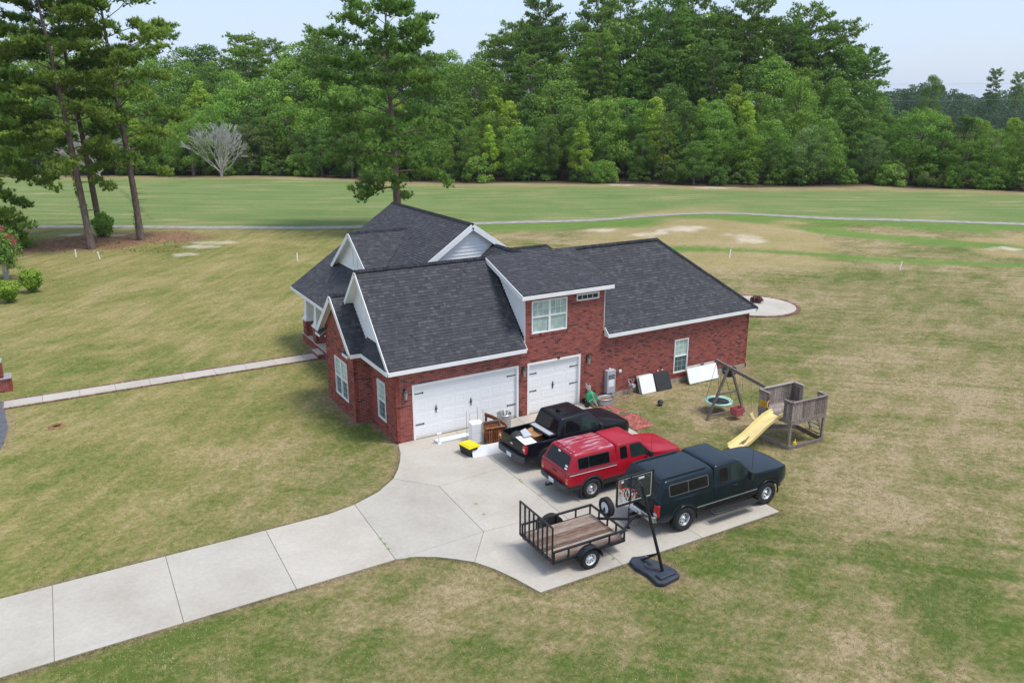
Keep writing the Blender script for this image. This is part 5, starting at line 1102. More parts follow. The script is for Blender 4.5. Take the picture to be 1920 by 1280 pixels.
MB().box(-.24,-.2,0,.24,.2,.86).build('carcass', M['white'], cb_, bevel=.012); MB().box(-.22,-.215,.03,.22,-.2,.42).build('drawer_front', M['white'], cb_, bevel=.006); MB().box(-.22,-.215,.44,.22,-.2,.83).build('door_front', M['white'], cb_, bevel=.006)
for k,(x,h) in enumerate(((-.2,1.25),(-.06,1.12),(.3,1.35))):
    rd = tag(MB().cyl((2.72+x,-1.15,.04),(2.72+x,-1.12,.04+h),.011,6).cyl((2.72+x,-1.15,.04),(2.72+x,-1.15,.055),.05,10).build('metal_rod', M['galv'], None), ('short','shorter','tall')[k]+' thin metal rod standing behind the white cabinet', 'rod')
tag(MB().cyl((3.22,-1.28,.04),(3.22,-1.22,1.30),.01,6).cyl((3.22,-1.28,.04),(3.22,-1.28,.055),.045,10).build('metal_rod', M['galv'], None), 'thin metal rod standing behind the carved headboard', 'rod')
def carved(name, label, x, y, rz, lean, w_, h, arch):
    t = thing(name, label, 'headboard', (x,y,.04), rz); n = 16
    prof = [(-w_/2,0)]+[(w_/2,0)]+[(w_/2*math.cos(math.pi*i/n) if arch else w_/2-w_*i/n, h*.78+h*(.22*math.sin(math.pi*i/n) if arch else .08)) for i in range(n+1)]
    sk = lambda u,v,d: (u, v*lean+d, v)
    MB().prism([sk(u,v,0) for u,v in prof], (0,.035,0)).build('panel', M['antique'], t)
    for s_ in (-1,1): MB().beam(sk(s_*w_/2,0,0),sk(s_*w_/2,h*.86,0),.07,.07).build('post', M['antique'], t, bevel=.008)
    MB().tube([sk(u*1.02,v*1.02,0) for u,v in prof[2:]],.045,8).build('carved_rail', M['antique'], t, smooth=50)
    for i in range(7):
        u = -w_*.36+w_*.72*i/6; MB().lathe([(.022,.08),(.03,.16),(.016,.22),(.034,.34),(.02,.44),(.03,.52),(.018,.58)],(u,.3*lean-.03,0),n=8).build('spindle', M['antique'], t, smooth=60)
    MB().beam(sk(-w_/2,.62*h,-.03),sk(w_/2,.62*h,-.03),.03,.08).build('cross_rail', M['antique'], t); return t
carved('carved_headboard','dark brown carved wooden headboard with spindles, standing behind the white board',3.40,-1.98,R(-8),.10,.80,.74,False)
br_ = thing('bed_rail', 'curved polished brown bed rail lying diagonally on the old furniture', 'bed rail', (3.30,-1.30,.04), R(-30))
MB().tube([(0,0,.02),(0,.02,.55),(.02,0,.98)],.05,8).build('support', M['antique'], br_, smooth=50)
MB().loft([[(x,-.05,z-.09),(x,.05,z-.09),(x,.05,z+.05),(x,-.05,z+.05)] for x,z in ((-.05,1.06),(.3,.92),(.62,.74),(.82,.56),(.92,.34),(.94,.05))]).build('rail', M['antique'], br_, smooth=40, bevel=.01)
fr2 = thing('picture_frame', 'grey wooden frame leaning beside the white cabinet', 'frame', (3.06,-1.78,.04), R(-6))
for a,b in (((-.12,0,0),(-.12,.1,.86)),((.62,0,0),(.62,.1,.86)),((-.12,.1,.86),(.62,.1,.86)),((-.12,.01,.04),(.62,.01,.04))): MB().beam(a,b,.05,.06).build('rail', M['greywood'], fr2)
MB().prism([(-.1,.03,.05),(.6,.03,.05),(.6,.12,.84),(-.1,.12,.84)],(0,.008,0)).build('backing', M['antique'], fr2)
wb_ = thing('wire_bin', 'round galvanised bin with odds and ends beside the garage door', 'bin', (4.55,-.62,.04))
MB().lathe([(.26,0),(.29,.02),(.31,.56),(.33,.58),(.31,.60),(.29,.56),(.27,.06)],n=24).build('shell', M['galv'], wb_, smooth=40)
for i in range(5): a = i*1.25; MB().beam((.08*math.cos(a),.08*math.sin(a),.3),(.2*math.cos(a+1),.2*math.sin(a+1),.70),.05,.02).build('offcut', M['beige'] if i % 2 else M['white'], wb_)
fp = thing('flat_panel', 'long pale panel lying flat on the driveway before the double garage door', 'panel', (2.1,-.68,.04), R(-1))
MB().box(-.75,-.19,0,.75,.19,.05).build('panel', simple('pale_lilac_panel',(.55,.55,.62),.5,var=.08), fp, bevel=.008); MB().box(-.70,-.14,.05,.70,.14,.058).build('inset', M['white'], fp)
wp = thing('white_post', 'short white post with a square cap standing at the end of the flat panel', 'post', (1.42,-.86,.04)); MB().box(-.025,-.025,.03,.025,.025,.42).build('shaft', M['white'], wp); MB().box(-.10,-.05,.42,.10,.05,.46).build('cap', M['white'], wp, bevel=.008); MB().box(-.07,-.07,0,.07,.07,.03).build('foot', M['white'], wp)
# brick pillar by the front walk
pl_ = thing('brick_pillar', 'stepped brick entrance pillar with grey stone caps beside the front walk', 'pillar', (-13.72,15.35,0))
BR = MB(); MO = MB()
for (h,z0,z1,cx) in ((.30,.0,.95,-.15),):
    pass
def pier(cx, cy, hx, hy, z0, z1):
    brick_wall((cx-hx,cy+hy,z0), nY, nX, 2*hy, 0, z1-z0); brick_wall((cx-hx,cy-hy,z0), X_, nY, 2*hx, 0, z1-z0); brick_wall((cx+hx,cy+hy,z0), -X_, Y_, 2*hx, 0, z1-z0); brick_wall((cx+hx,cy-hy,z0), Y_, X_, 2*hy, 0, z1-z0)
pier(-.12,0,.46,.40,0,.62); pier(-.36,0,.42,.33,.68,1.42)
BR.build('brick', M['brick'], pl_, kind='stuff', fix=False); MO.build('mortar_core', M['mortar'], pl_, fix=False)
capst = simple('grey_cap_stone',(.30,.30,.31),.9,var=.2)
MB().box(-.62,-.44,.62,.38,.44,.68).build('cap_stone', capst, pl_, bevel=.01); MB().box(-.82,-.37,1.42,.10,.37,1.48).build('cap_stone', capst, pl_, bevel=.01)
# stakes
for i,(px,py,tx,lb) in enumerate(((143,482,.0,'white stake upright in the pine straw beside a dark tuft'),(188,486,-.12,'white stake leaning left at the foot of the leaning pine'),(558,489,.0,'white stake upright on the open lawn beyond the porch'),(1367,490,.1,'white stake leaning right below the dry mound'),(1687,506,.14,'white stake leaning right beside the green strip of grass'))):
    g_ = gp(px,py); z_ = float(gz(g_.x,g_.y)); st = thing('marker_stake', lb, 'stake', (g_.x,g_.y,z_)); MB().prism([(-.045,-.02,-.05),(.045,-.02,-.05),(.045+tx,-.02,.66),(tx,-.02,.72),(-.045+tx,-.02,.66)],(0,.04,0)).build('shaft', M['white'], st)
# old hole by the walk
hl = gp(106,800); ho = thing('drain_opening', 'small round drain opening in bare soil on the lawn beside the walk', 'drain', (hl.x,hl.y,0)); MB().lathe([(.34,0),(.28,.06),(.20,.08),(.17,.05),(.16,.01)],n=18).build('rim', M['mud'], ho, smooth=50); MB().lathe([(.165,.012),(.001,.012)],n=16).build('hole', M['black'], ho)
# ---------------------------------------------------------------- vegetation
RG = np.random.RandomState(11)
def npmesh(name, V, k, rnd, m):
    """V: (n*k,3) vertices of n separate k-gons"""
    n = len(V)//k; me = bpy.data.meshes.new(name); me.vertices.add(len(V)); me.vertices.foreach_set('co', np.ascontiguousarray(V, np.float32).ravel()); me.loops.add(n*k); me.loops.foreach_set('vertex_index', np.arange(n*k, dtype=np.int32))
    me.polygons.add(n); me.polygons.foreach_set('loop_start', np.arange(0,n*k,k,dtype=np.int32)); me.polygons.foreach_set('loop_total', np.full(n,k,np.int32)); me.update()
    at = me.attributes.new('rnd','FLOAT','FACE'); at.data.foreach_set('value', np.clip(rnd,0,1).astype(np.float32)); me.materials.append(m); return me
def unit(a): return a/np.maximum(1e-9, np.linalg.norm(a, axis=-1, keepdims=True))
def leaf_quads(C, Nn, size, asp=.6):
    n = len(C); t = unit(np.cross(Nn, RG.normal(size=(n,3)))); b = np.cross(Nn, t); s = (size*RG.uniform(.7,1.3,n))[:,None]
    return np.stack([C-t*s, C-b*s*asp, C+t*s, C+b*s*asp], 1).reshape(-1,3)
def broad(seed, h, wd, m, nblob=70, nleaf=5200, lsize=.2, shape='round', trunk_h=.30, name='crown'):
    global RG
    RG = np.random.RandomState(seed); z0 = h*trunk_h*.55
    ph = RG.uniform(0,2*math.pi,nblob); f = RG.uniform(0,1,nblob)**.85
    if shape == 'cone': prof = lambda f: (1-f)**.75*.95+.06
    elif shape == 'oval': prof = lambda f: np.sin(np.pi*np.clip(f*.86+.12,0,1))**.7
    else: prof = lambda f: np.sqrt(np.clip(1-(f*1.25-.42)**2*1.35,0.02,1))
    rr = prof(f)*wd/2*RG.uniform(.55,1.0,nblob)*(1+.18*np.sin(ph*2+seed)+.12*np.sin(ph*3+2*seed))
    B = np.stack([np.cos(ph)*rr, np.sin(ph)*rr, z0+f*(h-z0)*.94+.2], 1); br = wd*RG.uniform(.085,.17,nblob)*(1.15-.45*f)
    k = RG.choice(nblob, nleaf, p=br**2/np.sum(br**2)); d = unit(RG.normal(size=(nleaf,3))*[1,1,.8]+[0,0,.35]); rad = RG.uniform(.55,1.08,nleaf)**.6
    C = B[k]+d*br[k][:,None]*rad[:,None]*[1.05,1.05,.8]; Nn = unit(d+RG.normal(size=(nleaf,3))*.55)
    rnd = .5+.28*(RG.rand(nblob)[k]-.5)+.35*(RG.rand(nleaf)-.5)+.18*d[:,2]  # random tone plus painted top light: leaves facing up are lighter
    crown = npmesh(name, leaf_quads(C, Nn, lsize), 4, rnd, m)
    tb = MB(); r0 = .018*h+.05; tb.tube([(0,0,-.1),(.05,.02,h*.2),(.0,.08,h*.45),(.05,0,h*.75)],[r0*1.2,r0,r0*.7,r0*.25],7)
    for j in RG.choice(nblob, 9): 
        q = B[j]; s_ = max(.12, min(.62, q[2]/h-.18)); tb.tube([(0,0,h*s_),(q[0]*.5,q[1]*.5,h*s_*.5+q[2]*.5),tuple(q)],[r0*.4,r0*.25,r0*.08],5)
    return crown, tb
def needles(T, Dr, n_per, ln, wd):
    """tufts at T pointing along Dr: fans of narrow triangles"""
    n = len(T); T = np.repeat(T,n_per,0); D = np.repeat(Dr,n_per,0); d = unit(D+RG.normal(size=D.shape)*.62); t = unit(np.cross(d,RG.normal(size=d.shape))); L_ = (ln*RG.uniform(.7,1.15,len(T)))[:,None]
    return np.stack([T-t*wd, T+t*wd, T+d*L_], 1).reshape(-1,3)
def pine(seed, h, m, crown0=.3, reach=6.0, nbr=46, tuft=9, per=9, ln=.34, wdn=.035, lean=(0,0), r0=.36, low=1.0, bend=.5, shape=None, name='crown', stubs=0, inner=.36, cl=.27):
    """tall pine: bare trunk, layered limbs, needle tufts on twigs. shape(f,azimuth) scales limb reach"""
    global RG
    RG = np.random.RandomState(seed); rs = random.Random(seed); tr_ = []
    for i in range(15):
        f = i/14; tr_.append(Vector((lean[0]*f+bend*.5*math.sin(f*3.2+seed), lean[1]*f+bend*.35*math.sin(f*4+1+seed), h*f-.15*(1-f))))
    off = tr_[0].copy(); off.z = 0
    for i in range(15): tr_[i] = tr_[i]-off*(1-i/14)
    tb = MB(); tb.tube(tr_, [r0*(1.35 if i == 0 else 1.0)*(1-.86*(i/14)**1.25) for i in range(15)], 9)
    def tp(f):
        q = f*14; i = min(13,int(q)); return tr_[i].lerp(tr_[i+1], q-i)
    TT, DD, RN = [], [], []
    for b in range(nbr):
        f = crown0+(1-crown0)*((b+rs.random())/nbr)**.92; az = b*2.399+rs.uniform(-.5,.5); g_ = (f-crown0)/(1-crown0)
        rad = reach*(.30+.75*math.sin(math.pi*min(1,(1-g_)*.80+.10)))*rs.uniform(.65,1.1)
        if shape: rad *= shape(g_,az)
        if rad < .5: rad = .5
        p = tp(min(.995,f)); dr = Vector((math.cos(az),math.sin(az),0)); rise = (.10+.75*g_)*rad*rs.uniform(.4,1.0)-(.30*rad*low*(1-g_)**2); n = 7; pts = []
        for i in range(n):
            u = i/(n-1); pts.append(p+dr*rad*u+Vector((0,0,rise*u**1.4+.22*rad*math.sin(u*math.pi)*.5))+Vector((rs.gauss(0,.06),rs.gauss(0,.06),rs.gauss(0,.05)))*rad*.25*u)
        br0 = max(.035, r0*.30*(1-g_*.7)*min(1,rad/4)); tb.tube(pts,[br0*(1-.85*i/(n-1)) for i in range(n)],5)
        nc = max(3,int(rad*2.3))
        for c in range(nc):
            u = inner+(1-inner)*((c+rs.random())/nc); q = u*(n-1); i = min(n-2,int(q)); a = pts[i].lerp(pts[i+1],q-i); tw = rad*.24*(1.15-u*.5)+.35
            sd_ = Vector((-dr.y,dr.x,0))*(1 if (c % 2) else -1); e = a+(sd_*rs.uniform(.2,1)+dr*rs.uniform(.1,.7)).normalized()*tw*rs.uniform(.5,1)+Vector((0,0,rs.uniform(-.05,.45)*tw))
            tb.tube([a,e],[br0*.28,.012],4,False); rn = rs.random()
            for k in range(tuft):
                v = rs.uniform(.72,1.10) if k % 4 else rs.uniform(.2,.9); s_ = a.lerp(e,v)+Vector((rs.gauss(0,cl),rs.gauss(0,cl),rs.gauss(0,cl*.6))); o_ = (e-a).normalized()*.45+Vector((rs.gauss(0,.4),rs.gauss(0,.4),.75)); TT.append(s_); DD.append(o_); RN.append(.5+.55*(rn-.5)+.25*(rs.random()-.5)+.35*max(-1,min(1,(s_.z-(a.z+e.z)/2)*1.6)))  # last tone term paints lit tops: higher tufts lighter, lower ones darker
    for b in range(stubs):
        f = crown0*rs.uniform(.35,1.1); az = rs.uniform(0,6.28); p = tp(f); tb.tube([p,p+Vector((math.cos(az),math.sin(az),.1))*rs.uniform(.6,1.8)],[.04,.012],4)
    T = np.array([tuple(x) for x in TT]); D = unit(np.array([tuple(x) for x in DD])); V = needles(T,D,per,ln,wdn); rn = np.repeat(np.array(RN),per)+RG.normal(size=len(T)*per)*.10
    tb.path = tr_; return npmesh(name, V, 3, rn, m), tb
def plant(name, label, cat, loc, crown_me, trunk_me, rz=0, sc=(1,1,1), group=None):
    t = thing(name, label, cat, loc, rz, group); t.scale = sc
    if trunk_me: share(trunk_me, 'trunk', t)
    share(crown_me, 'crown', t); return t
def tmesh(tb, m, name='trunk'):
    o = tb.build(name, m, None, smooth=60, fix=False); me_ = o.data; bpy.data.objects.remove(o); return me_

# four pines near the house, each its own shape
camside = lambda az, left, right: (left if (math.cos(az)*RT.x+math.sin(az)*RT.y) < 0 else right)
cA = pine(21, 21.5, M['needle_d'], .18, 6.6, 46, 17, 12, .40, .060, lean=(-.3,.2), r0=.44, low=1.9, bend=.25, shape=lambda g,az: (camside(az,1.35,.30) if g < .10 else camside(az,1.18,1.02))*(.78 if .55 < g < .75 else 1.0), stubs=8, inner=.38, cl=.30)
p = gp(748,432); plant('pine_tree','tall pine standing alone behind the house, trunk rising over the main ridge','pine tree',(p.x,p.y,0),cA[0],tmesh(cA[1],M['pinebark']))
L_ = -RT
c1 = pine(31, 25.5, M['needle'], .24, 5.8, 38, 16, 12, .40, .060, lean=(L_.x*2.0,L_.y*2.0), r0=.31, low=1.1, bend=.55, stubs=4)
p = gp(172,467); pt1 = plant('pine_tree','pine with ivy on its leaning trunk in the pine straw','pine tree',(p.x,p.y,0),c1[0],tmesh(c1[1],M['pinebark']))
def ivy(t, path, h, r, lo, hi, n, seed):
    global RG
    RG = np.random.RandomState(seed); z = RG.uniform(lo,hi,n)+RG.normal(size=n)*.2; a_ = 2.2+np.sin(z*1.3)*.9+RG.normal(size=n)*.55; q = np.array([tuple(path[min(13,int(max(0,v)/h*14))].lerp(path[min(14,int(max(0,v)/h*14)+1)], max(0,v)/h*14 % 1)) for v in z]); d_ = np.stack([np.cos(a_),np.sin(a_),np.zeros(n)],1)
    share(npmesh('ivy', leaf_quads(q+d_*(r+RG.uniform(0,.16,n))[:,None], unit(d_+RG.normal(size=(n,3))*.5), .075), 4, RG.rand(n), M['leaf']), 'ivy', t)
ivy(pt1, c1[1].path, 25.5, .30, 3.0, 8.2, 520, 4)
c2 = pine(32, 27, M['needle_d'], .30, 5.6, 32, 16, 12, .40, .060, lean=(L_.x*1.4,L_.y*1.4), r0=.31, low=1.0, bend=.3, stubs=3)
p = gp(190,443); plant('pine_tree','dark trunked pine with a leafy bush at its foot','pine tree',(p.x,p.y,0),c2[0],tmesh(c2[1],M['pinebark']))
c3 = pine(33, 26, M['needle'], .25, 6.0, 36, 16, 12, .40, .060, lean=(L_.x*.6,L_.y*.6), r0=.32, low=1.1, bend=.6, stubs=7)
p = gp(265,450); pt3 = plant('pine_tree','tall pine with broken branch stubs beside the cart path','pine tree',(p.x,p.y,0),c3[0],tmesh(c3[1],M['pinebark'])); ivy(pt3, c3[1].path, 26, .32, .6, 4.0, 260, 6)
c4 = pine(34, 21, M['needle'], .08, 6.2, 62, 17, 12, .40, .060, r0=.36, low=2.2, bend=.2)
p = gp(-28,470); plant('pine_tree','low branched pine behind the flowering crape myrtle','pine tree',(p.x,p.y,0),c4[0],tmesh(c4[1],M['pinebark']))
c5 = pine(35, 27, M['needle'], .16, 6.2, 44, 14, 12, .40, .06, r0=.36, low=1.4, bend=.4)
p = gp(-95,412); plant('pine_tree','dense pine across the cart path beyond the crape myrtle','pine tree',(p.x,p.y,0),c5[0],tmesh(c5[1],M['pinebark']))
# ivy and foot bush
def leafball(name, label, cat, loc, rx, rz_, n, size, m, stems=5, seed=1, shape=1.0):
    global RG
    RG = np.random.RandomState(seed); d = unit(RG.normal(size=(n,3))*[1,1,.9]+[0,0,.25]); rad = RG.uniform(.5,1.05,n)**.5*(1+.13*np.sin(4*np.arctan2(d[:,1],d[:,0])+seed)+.11*np.sin(7*d[:,2]+seed)+.10*np.sin(9*d[:,0]+5*d[:,1]+seed)+.16*(RG.rand(n)**6)); C = d*rad[:,None]*[rx,rx,rz_]+[0,0,rz_*1.08]
    w_ = np.clip(.55+.45*C[:,2]/(rz_*1.2),.4,1.0)**shape; C[:,:2] *= w_[:,None]
    t = thing(name, label, cat, loc); cr_ = npmesh('foliage', leaf_quads(C, unit(d+RG.normal(size=(n,3))*.6), size), 4, .5+.4*(RG.rand(n)-.5)+.2*d[:,2], m); share(cr_, 'foliage', t); sb = MB()  # leaf tone is random, with light from above painted onto upper leaves
    for k in range(stems): a = k*2.4; sb.tube([(.06*math.cos(a),.06*math.sin(a),-.02),(rx*.35*math.cos(a),rx*.35*math.sin(a),rz_*1.0)],[.03,.012],5)
    sb.build('stem', M['bark'], t); return t
leafball('bush','bright green rounded bush with a narrow foot near the crape myrtle','bush',gp(62,548),.72,.78,2600,.075,M['leaf_b'],6,3,1.1)
leafball('bush','bright green bush with bare crooked stems in front of the crape myrtle','bush',gp(17,567),.76,.72,2600,.075,M['leaf_b'],6,5,1.4)
leafball('bush','dark leafy bush growing against the foot of a pine','bush',gp(196,444),.95,1.15,2400,.11,M['leaf'],4,6,.3)
leafball('bush','low reddish bush in the round planting ring on the patio','bush',gp(1418,568),.42,.22,600,.06,leafm('dark_red_leaves',[(0,(.06,.03,.03)),(.5,(.13,.05,.045)),(1,(.20,.10,.07))]),4,8,.2)
cmr = thing('crape_myrtle', 'crape myrtle with many bare stems and a few pink blossoms', 'shrub', gp(13,523)); RG = np.random.RandomState(9); sb = MB(); B = []
for k in range(11):
    a = k*2.399; e = Vector((math.cos(a)*(.4+.5*(k % 3)/2), math.sin(a)*(.4+.5*(k % 3)/2), 3.1+.5*math.sin(k))); sb.tube([(.12*math.cos(a),.12*math.sin(a),-.05),e*.5+Vector((0,0,.1)),e],[.035,.025,.01],5)
    for j in range(5): q = e.copy(); q.z -= j*.42; B.append(q+Vector((RG.normal()*.25,RG.normal()*.25,0)))
sb.build('stem', M['deadbark'], cmr); B = np.array([tuple(q) for q in B]); k = RG.randint(0,len(B),4200); d = unit(RG.normal(size=(4200,3))); C = B[k]+d*RG.uniform(.1,.5,4200)[:,None]; C[:,2] = np.maximum(C[:,2],.9)
share(npmesh('foliage', leaf_quads(C,unit(d+[0,0,.4]),.085),4,.5+.6*(RG.rand(4200)-.5),M['leaf_d']),'foliage',cmr)
bl_ = np.concatenate([np.array([x,y,z])+RG.normal(size=(60,3))*.13 for x,y,z in ((.5,-.3,3.3),(-.1,-.5,3.9),(.85,.1,2.7),(.1,.2,3.9),(.75,-.2,3.0))]); share(npmesh('blossom', leaf_quads(bl_,unit(RG.normal(size=bl_.shape)),.06),4,RG.rand(len(bl_)),M['blossom']),'blossom',cmr)

# ---- bare dead trees
def dead(seed, h):
    rs = random.Random(seed); tb = MB()
    def grow(p, d, ln, r, lev):
        q = p+d*ln; mid = p+d*ln*.5+Vector((rs.gauss(0,.04),rs.gauss(0,.04),0))*ln; tb.tube([p,mid,q],[max(r,.03),max(r*.85,.028),max(r*.62,.022)],5 if lev < 2 else 3,False)
        if lev >= 5 or ln < .35: return
        for i in range(rs.choice((2,3,3))):
            sp = .27; nd = (d+Vector((rs.gauss(0,sp),rs.gauss(0,sp),rs.gauss(.10,.2)))).normalized(); grow(q if lev else p+d*ln*rs.uniform(.45,1), nd, ln*rs.uniform(.62,.86), r*.55, lev+1)
    tb.tube([(0,0,-.2),(0,0,h*.12)],[h*.026,h*.022],7)
    for k in range(17):
        a = k*2.399; t_ = .12+1.15*((k % 6)/5); nd = Vector((math.cos(a)*t_,math.sin(a)*t_,1)).normalized(); grow(Vector((0,0,h*(.03+.09*rs.random()))), nd, h*.26, h*.010, 1)
    return tb
for (px,py,sd_,h,lb) in ((416,331,5,10.5,'bare grey dead tree with spreading branches at the edge of the woods'),(186,331,8,10.0,'bare grey dead tree half hidden behind the leaning pines')):
    g_ = gp(px,py); t = thing('dead_tree', lb, 'tree', (g_.x,g_.y,float(gz(g_.x,g_.y)))); dead(sd_,h).build('trunk', M['deadbark'], t, fix=False)

# ---- the woods: tree kinds built once, each tree a copy
KINDS = {}
def addkind(key, mesh_tb, bark): KINDS.setdefault(key, []).append((mesh_tb[0], tmesh(mesh_tb[1], bark)))
for i in range(4): addkind('mid', broad(100+i, 12, 8.4, M['leaf'], 95, 11500, .125), M['bark'])
for i in range(3): addkind('dark', broad(110+i, 12, 7.6, M['leaf_d'], 95, 11500, .125, 'oval'), M['bark'])
for i in range(3): addkind('light', broad(120+i, 12, 5.6, M['leaf_l'], 80, 9000, .115, 'cone'), M['bark'])
for i in range(2): addkind('grey', broad(130+i, 12, 9.4, M['leaf_g'], 95, 11500, .12, 'round', .3), M['bark'])
for i in range(3): addkind('tall', broad(140+i, 22, 11.5, M['leaf'] if i else M['leaf_d'], 130, 15000, .17, 'oval', .3), M['bark'])
for i in range(4): addkind('pine', pine(150+i, 27, M['needle'] if i % 2 else M['needle_d'], .42+.05*i, 4.6, 46, 9, 9, .44, .065, r0=.34, low=.7, bend=.3), M['pinebark'])
for i in range(2): addkind('youngpine', pine(170+i, 11, M['needle'], .12, 2.9, 40, 6, 8, .38, .05, r0=.13, low=.5, bend=.1), M['pinebark'])
for i in range(2): addkind('under', broad(180+i, 4.0, 5.0, M['leaf_d'] if i else M['leaf'], 45, 3400, .13, 'round', .05), M['bark'])
LAB = {'mid': ('broadleaf_tree','mid green broad tree in the woods','tree'), 'dark': ('broadleaf_tree','dark green oval tree in the woods','tree'), 'light': ('young_tree','light green pointed tree in the woods','tree'),
       'grey': ('broadleaf_tree','greyish green spreading tree in the woods','tree'), 'tall': ('broadleaf_tree','tall full crowned tree in the woods','tree'), 'pine': ('pine_tree','tall bare trunked pine in the woods','pine tree'),
       'youngpine': ('pine_tree','young pine branched low in the woods','pine tree'), 'under': ('undergrowth_shrub','low leafy shrub at the woods edge','shrub')}
ZONES = [(-20,'beyond the crape myrtle'),(150,'beyond the leaning pine'),(340,'beyond the pine with stubs'),(520,'near the bare dead tree'),(740,'across from the straw bed'),(960,'across from the lone pine'),(1180,'across from the sandy scar'),(1400,'across from the dry mound'),(1630,'where the tall woods end'),(1800,'before the lone far tree'),(9999,'before the far pines')]
BASEH = {'mid':12,'dark':12,'light':12,'grey':12,'tall':22,'pine':27,'youngpine':11,'under':4}
TOPX = [-300,0,340,420,500,560,640,720,830,900,960,1010,1070,1120,1180,1220,1280,1340,1400,1440,1500,1560,1590,1618,1640,1700,1800,1900,2000,2300]
TOPY = [70,70,78,58,62,48,48,60,68,58,48,22,30,2,10,16,-2,14,18,44,38,62,88,140,196,202,196,198,190,190]
def edge_y(px): return float(np.interp(px, [-600,-300,0,100,380,560,700,900,1150,1400,1600,1900,2300],[318,322,328,327,330,331,335,341,344,349,347,356,362]))
rs = random.Random(77)
def put(kind, px, dd, h, j=1.2):
    base = gp(px, edge_y(px)); d = Vector((base.x-CAM.x, base.y-CAM.y)).normalized(); x = base.x+d.x*dd+rs.uniform(-j,j); y = base.y+d.y*dd+rs.uniform(-j,j)
    me_c, me_t = rs.choice(KINDS[kind]); s_ = h/BASEH[kind]; wv = s_*rs.uniform(.85,1.18) if kind != 'pine' else s_**.6*rs.uniform(.85,1.15); nm, lb, ct = LAB[kind]
    zone = next(z for lim, z in ZONES if px < lim); where = ('at the woods edge','just inside the woods','deep in the woods')[0 if dd < 6 else (1 if dd < 20 else 2)]; full = lb.replace(' in the woods','')+' '+where+' '+zone
    if kind == 'under': full = lb+' '+zone
    plant(nm, full, ct, (x,y,float(gz(x,y))-.05), me_c, me_t, rs.uniform(0,6.28), (wv,wv,s_), full)
def top_h(px, dd):
    base = gp(px, edge_y(px)); dep = (base-CAM).dot(FW)+dd; return (CAM+ray(px, float(np.interp(px,TOPX,TOPY)))*dep).z
px = -560
while px < 2200:      # front edge: shrubs and small trees
    if rs.random() < .72: put('under', px+rs.uniform(-8,8), rs.uniform(.5,4), rs.uniform(2.2,4.4), .8)
    px += rs.uniform(22,36)
px = -560
while px < 2190:
    k = rs.choices(('mid','dark','light','grey','youngpine'), (26,22,12,17,14))[0]; put(k, px, rs.uniform(1,5), rs.uniform(6.5,11.0)*(1 if px < 1640 else .95)); px += rs.uniform(38,62)
for row, (d0,d1,h0,h1,step) in enumerate(((7,11,10,14,(42,66)),(13,19,13,17.5,(46,74)))):
    px = -550+row*20
    while px < 2180:
        k = rs.choices(('mid','dark','light','tall','youngpine'), (26,20,26,14,6))[0]; h = rs.uniform(h0,h1)
        if px > 1625: h = min(h, rs.uniform(.80,1.02)*top_h(px,d0))
        put(k, px, rs.uniform(d0,d1), h); px += rs.uniform(*step)
for row, (d0,d1,f0,f1,step) in enumerate(((22,28,.62,.84,(44,70)),(31,38,.78,.98,(42,66)),(41,50,.88,1.0,(40,62)))):
    px = -550+row*17
    while px < 1622:
        d = rs.uniform(d0,d1); H = top_h(px,d); pk = 'pine' if rs.random() < ((.22,.45,.72)[row] if px > 940 else (.06,.12,.2)[row]) else ('tall' if rs.random() < .75 else 'mid'); put(pk, px, d, .94*H*rs.uniform(f0,f1)); px += rs.uniform(*step)
# pines that stand out above the woods
for (px,py,d) in ((1012,22,42),(1115,10,40),(1150,12,44),(1235,18,30),(1278,6,46),(1385,20,30),(1490,36,40),(1550,62,38),(1600,108,30)):
    base = gp(px, edge_y(px)); dep = (base-CAM).dot(FW)+d; put('pine', px, d, (CAM+ray(px,py)*dep).z, .3)
# far tree line, an even mass of crowns beyond the field, and one lone tree
RG = np.random.RandomState(5); CC, NN, rn = [], [], []
for i in range(230):
    px = RG.uniform(1480,2150); dep = RG.uniform(330,470); g_ = CAM+ray(px,215)*dep; H = RG.uniform(14,19)*(1+.12*math.sin(px*.03)); wd = RG.uniform(3.5,6); n = 700; d = unit(RG.normal(size=(n,3))+[0,0,.3]); f = RG.rand(n)
    c = np.stack([g_.x+d[:,0]*wd*(.35+.65*np.sin(np.pi*np.clip(f*.9+.08,0,1)))*RG.uniform(.6,1,n), g_.y+d[:,1]*wd*(.35+.65*np.sin(np.pi*np.clip(f*.9+.08,0,1))), .5+f*H], 1); CC.append(c); NN.append(unit(d+RG.normal(size=d.shape)*.5)); rn.append(np.full(n,RG.rand())*.6+.4*RG.rand(n))
fo = bpy.data.objects.new('far_woods', npmesh('far_woods', leaf_quads(np.concatenate(CC),np.concatenate(NN),.42),4,np.concatenate(rn),M['farleaf'])); COL.objects.link(fo); tag(fo,'distant dark green tree line beyond the field','woods',kind='stuff')
for (px,py,dep,kn,lb) in ((1752,138,215,'tall','lone tree with brownish lower leaves standing before the far tree line'),(1868,134,330,'pine','flat topped pine standing above the far tree line'),(1912,140,330,'pine','rounded pine standing above the far tree line')):
    T = CAM+ray(px,py)*dep; h = T.z; mc, mt = KINDS[kn][1]; plant('lone_tree', lb, 'tree', (T.x,T.y,-.1), mc, mt, 1.0, (h/BASEH[kn]*.72,)*2+(h/BASEH[kn],))
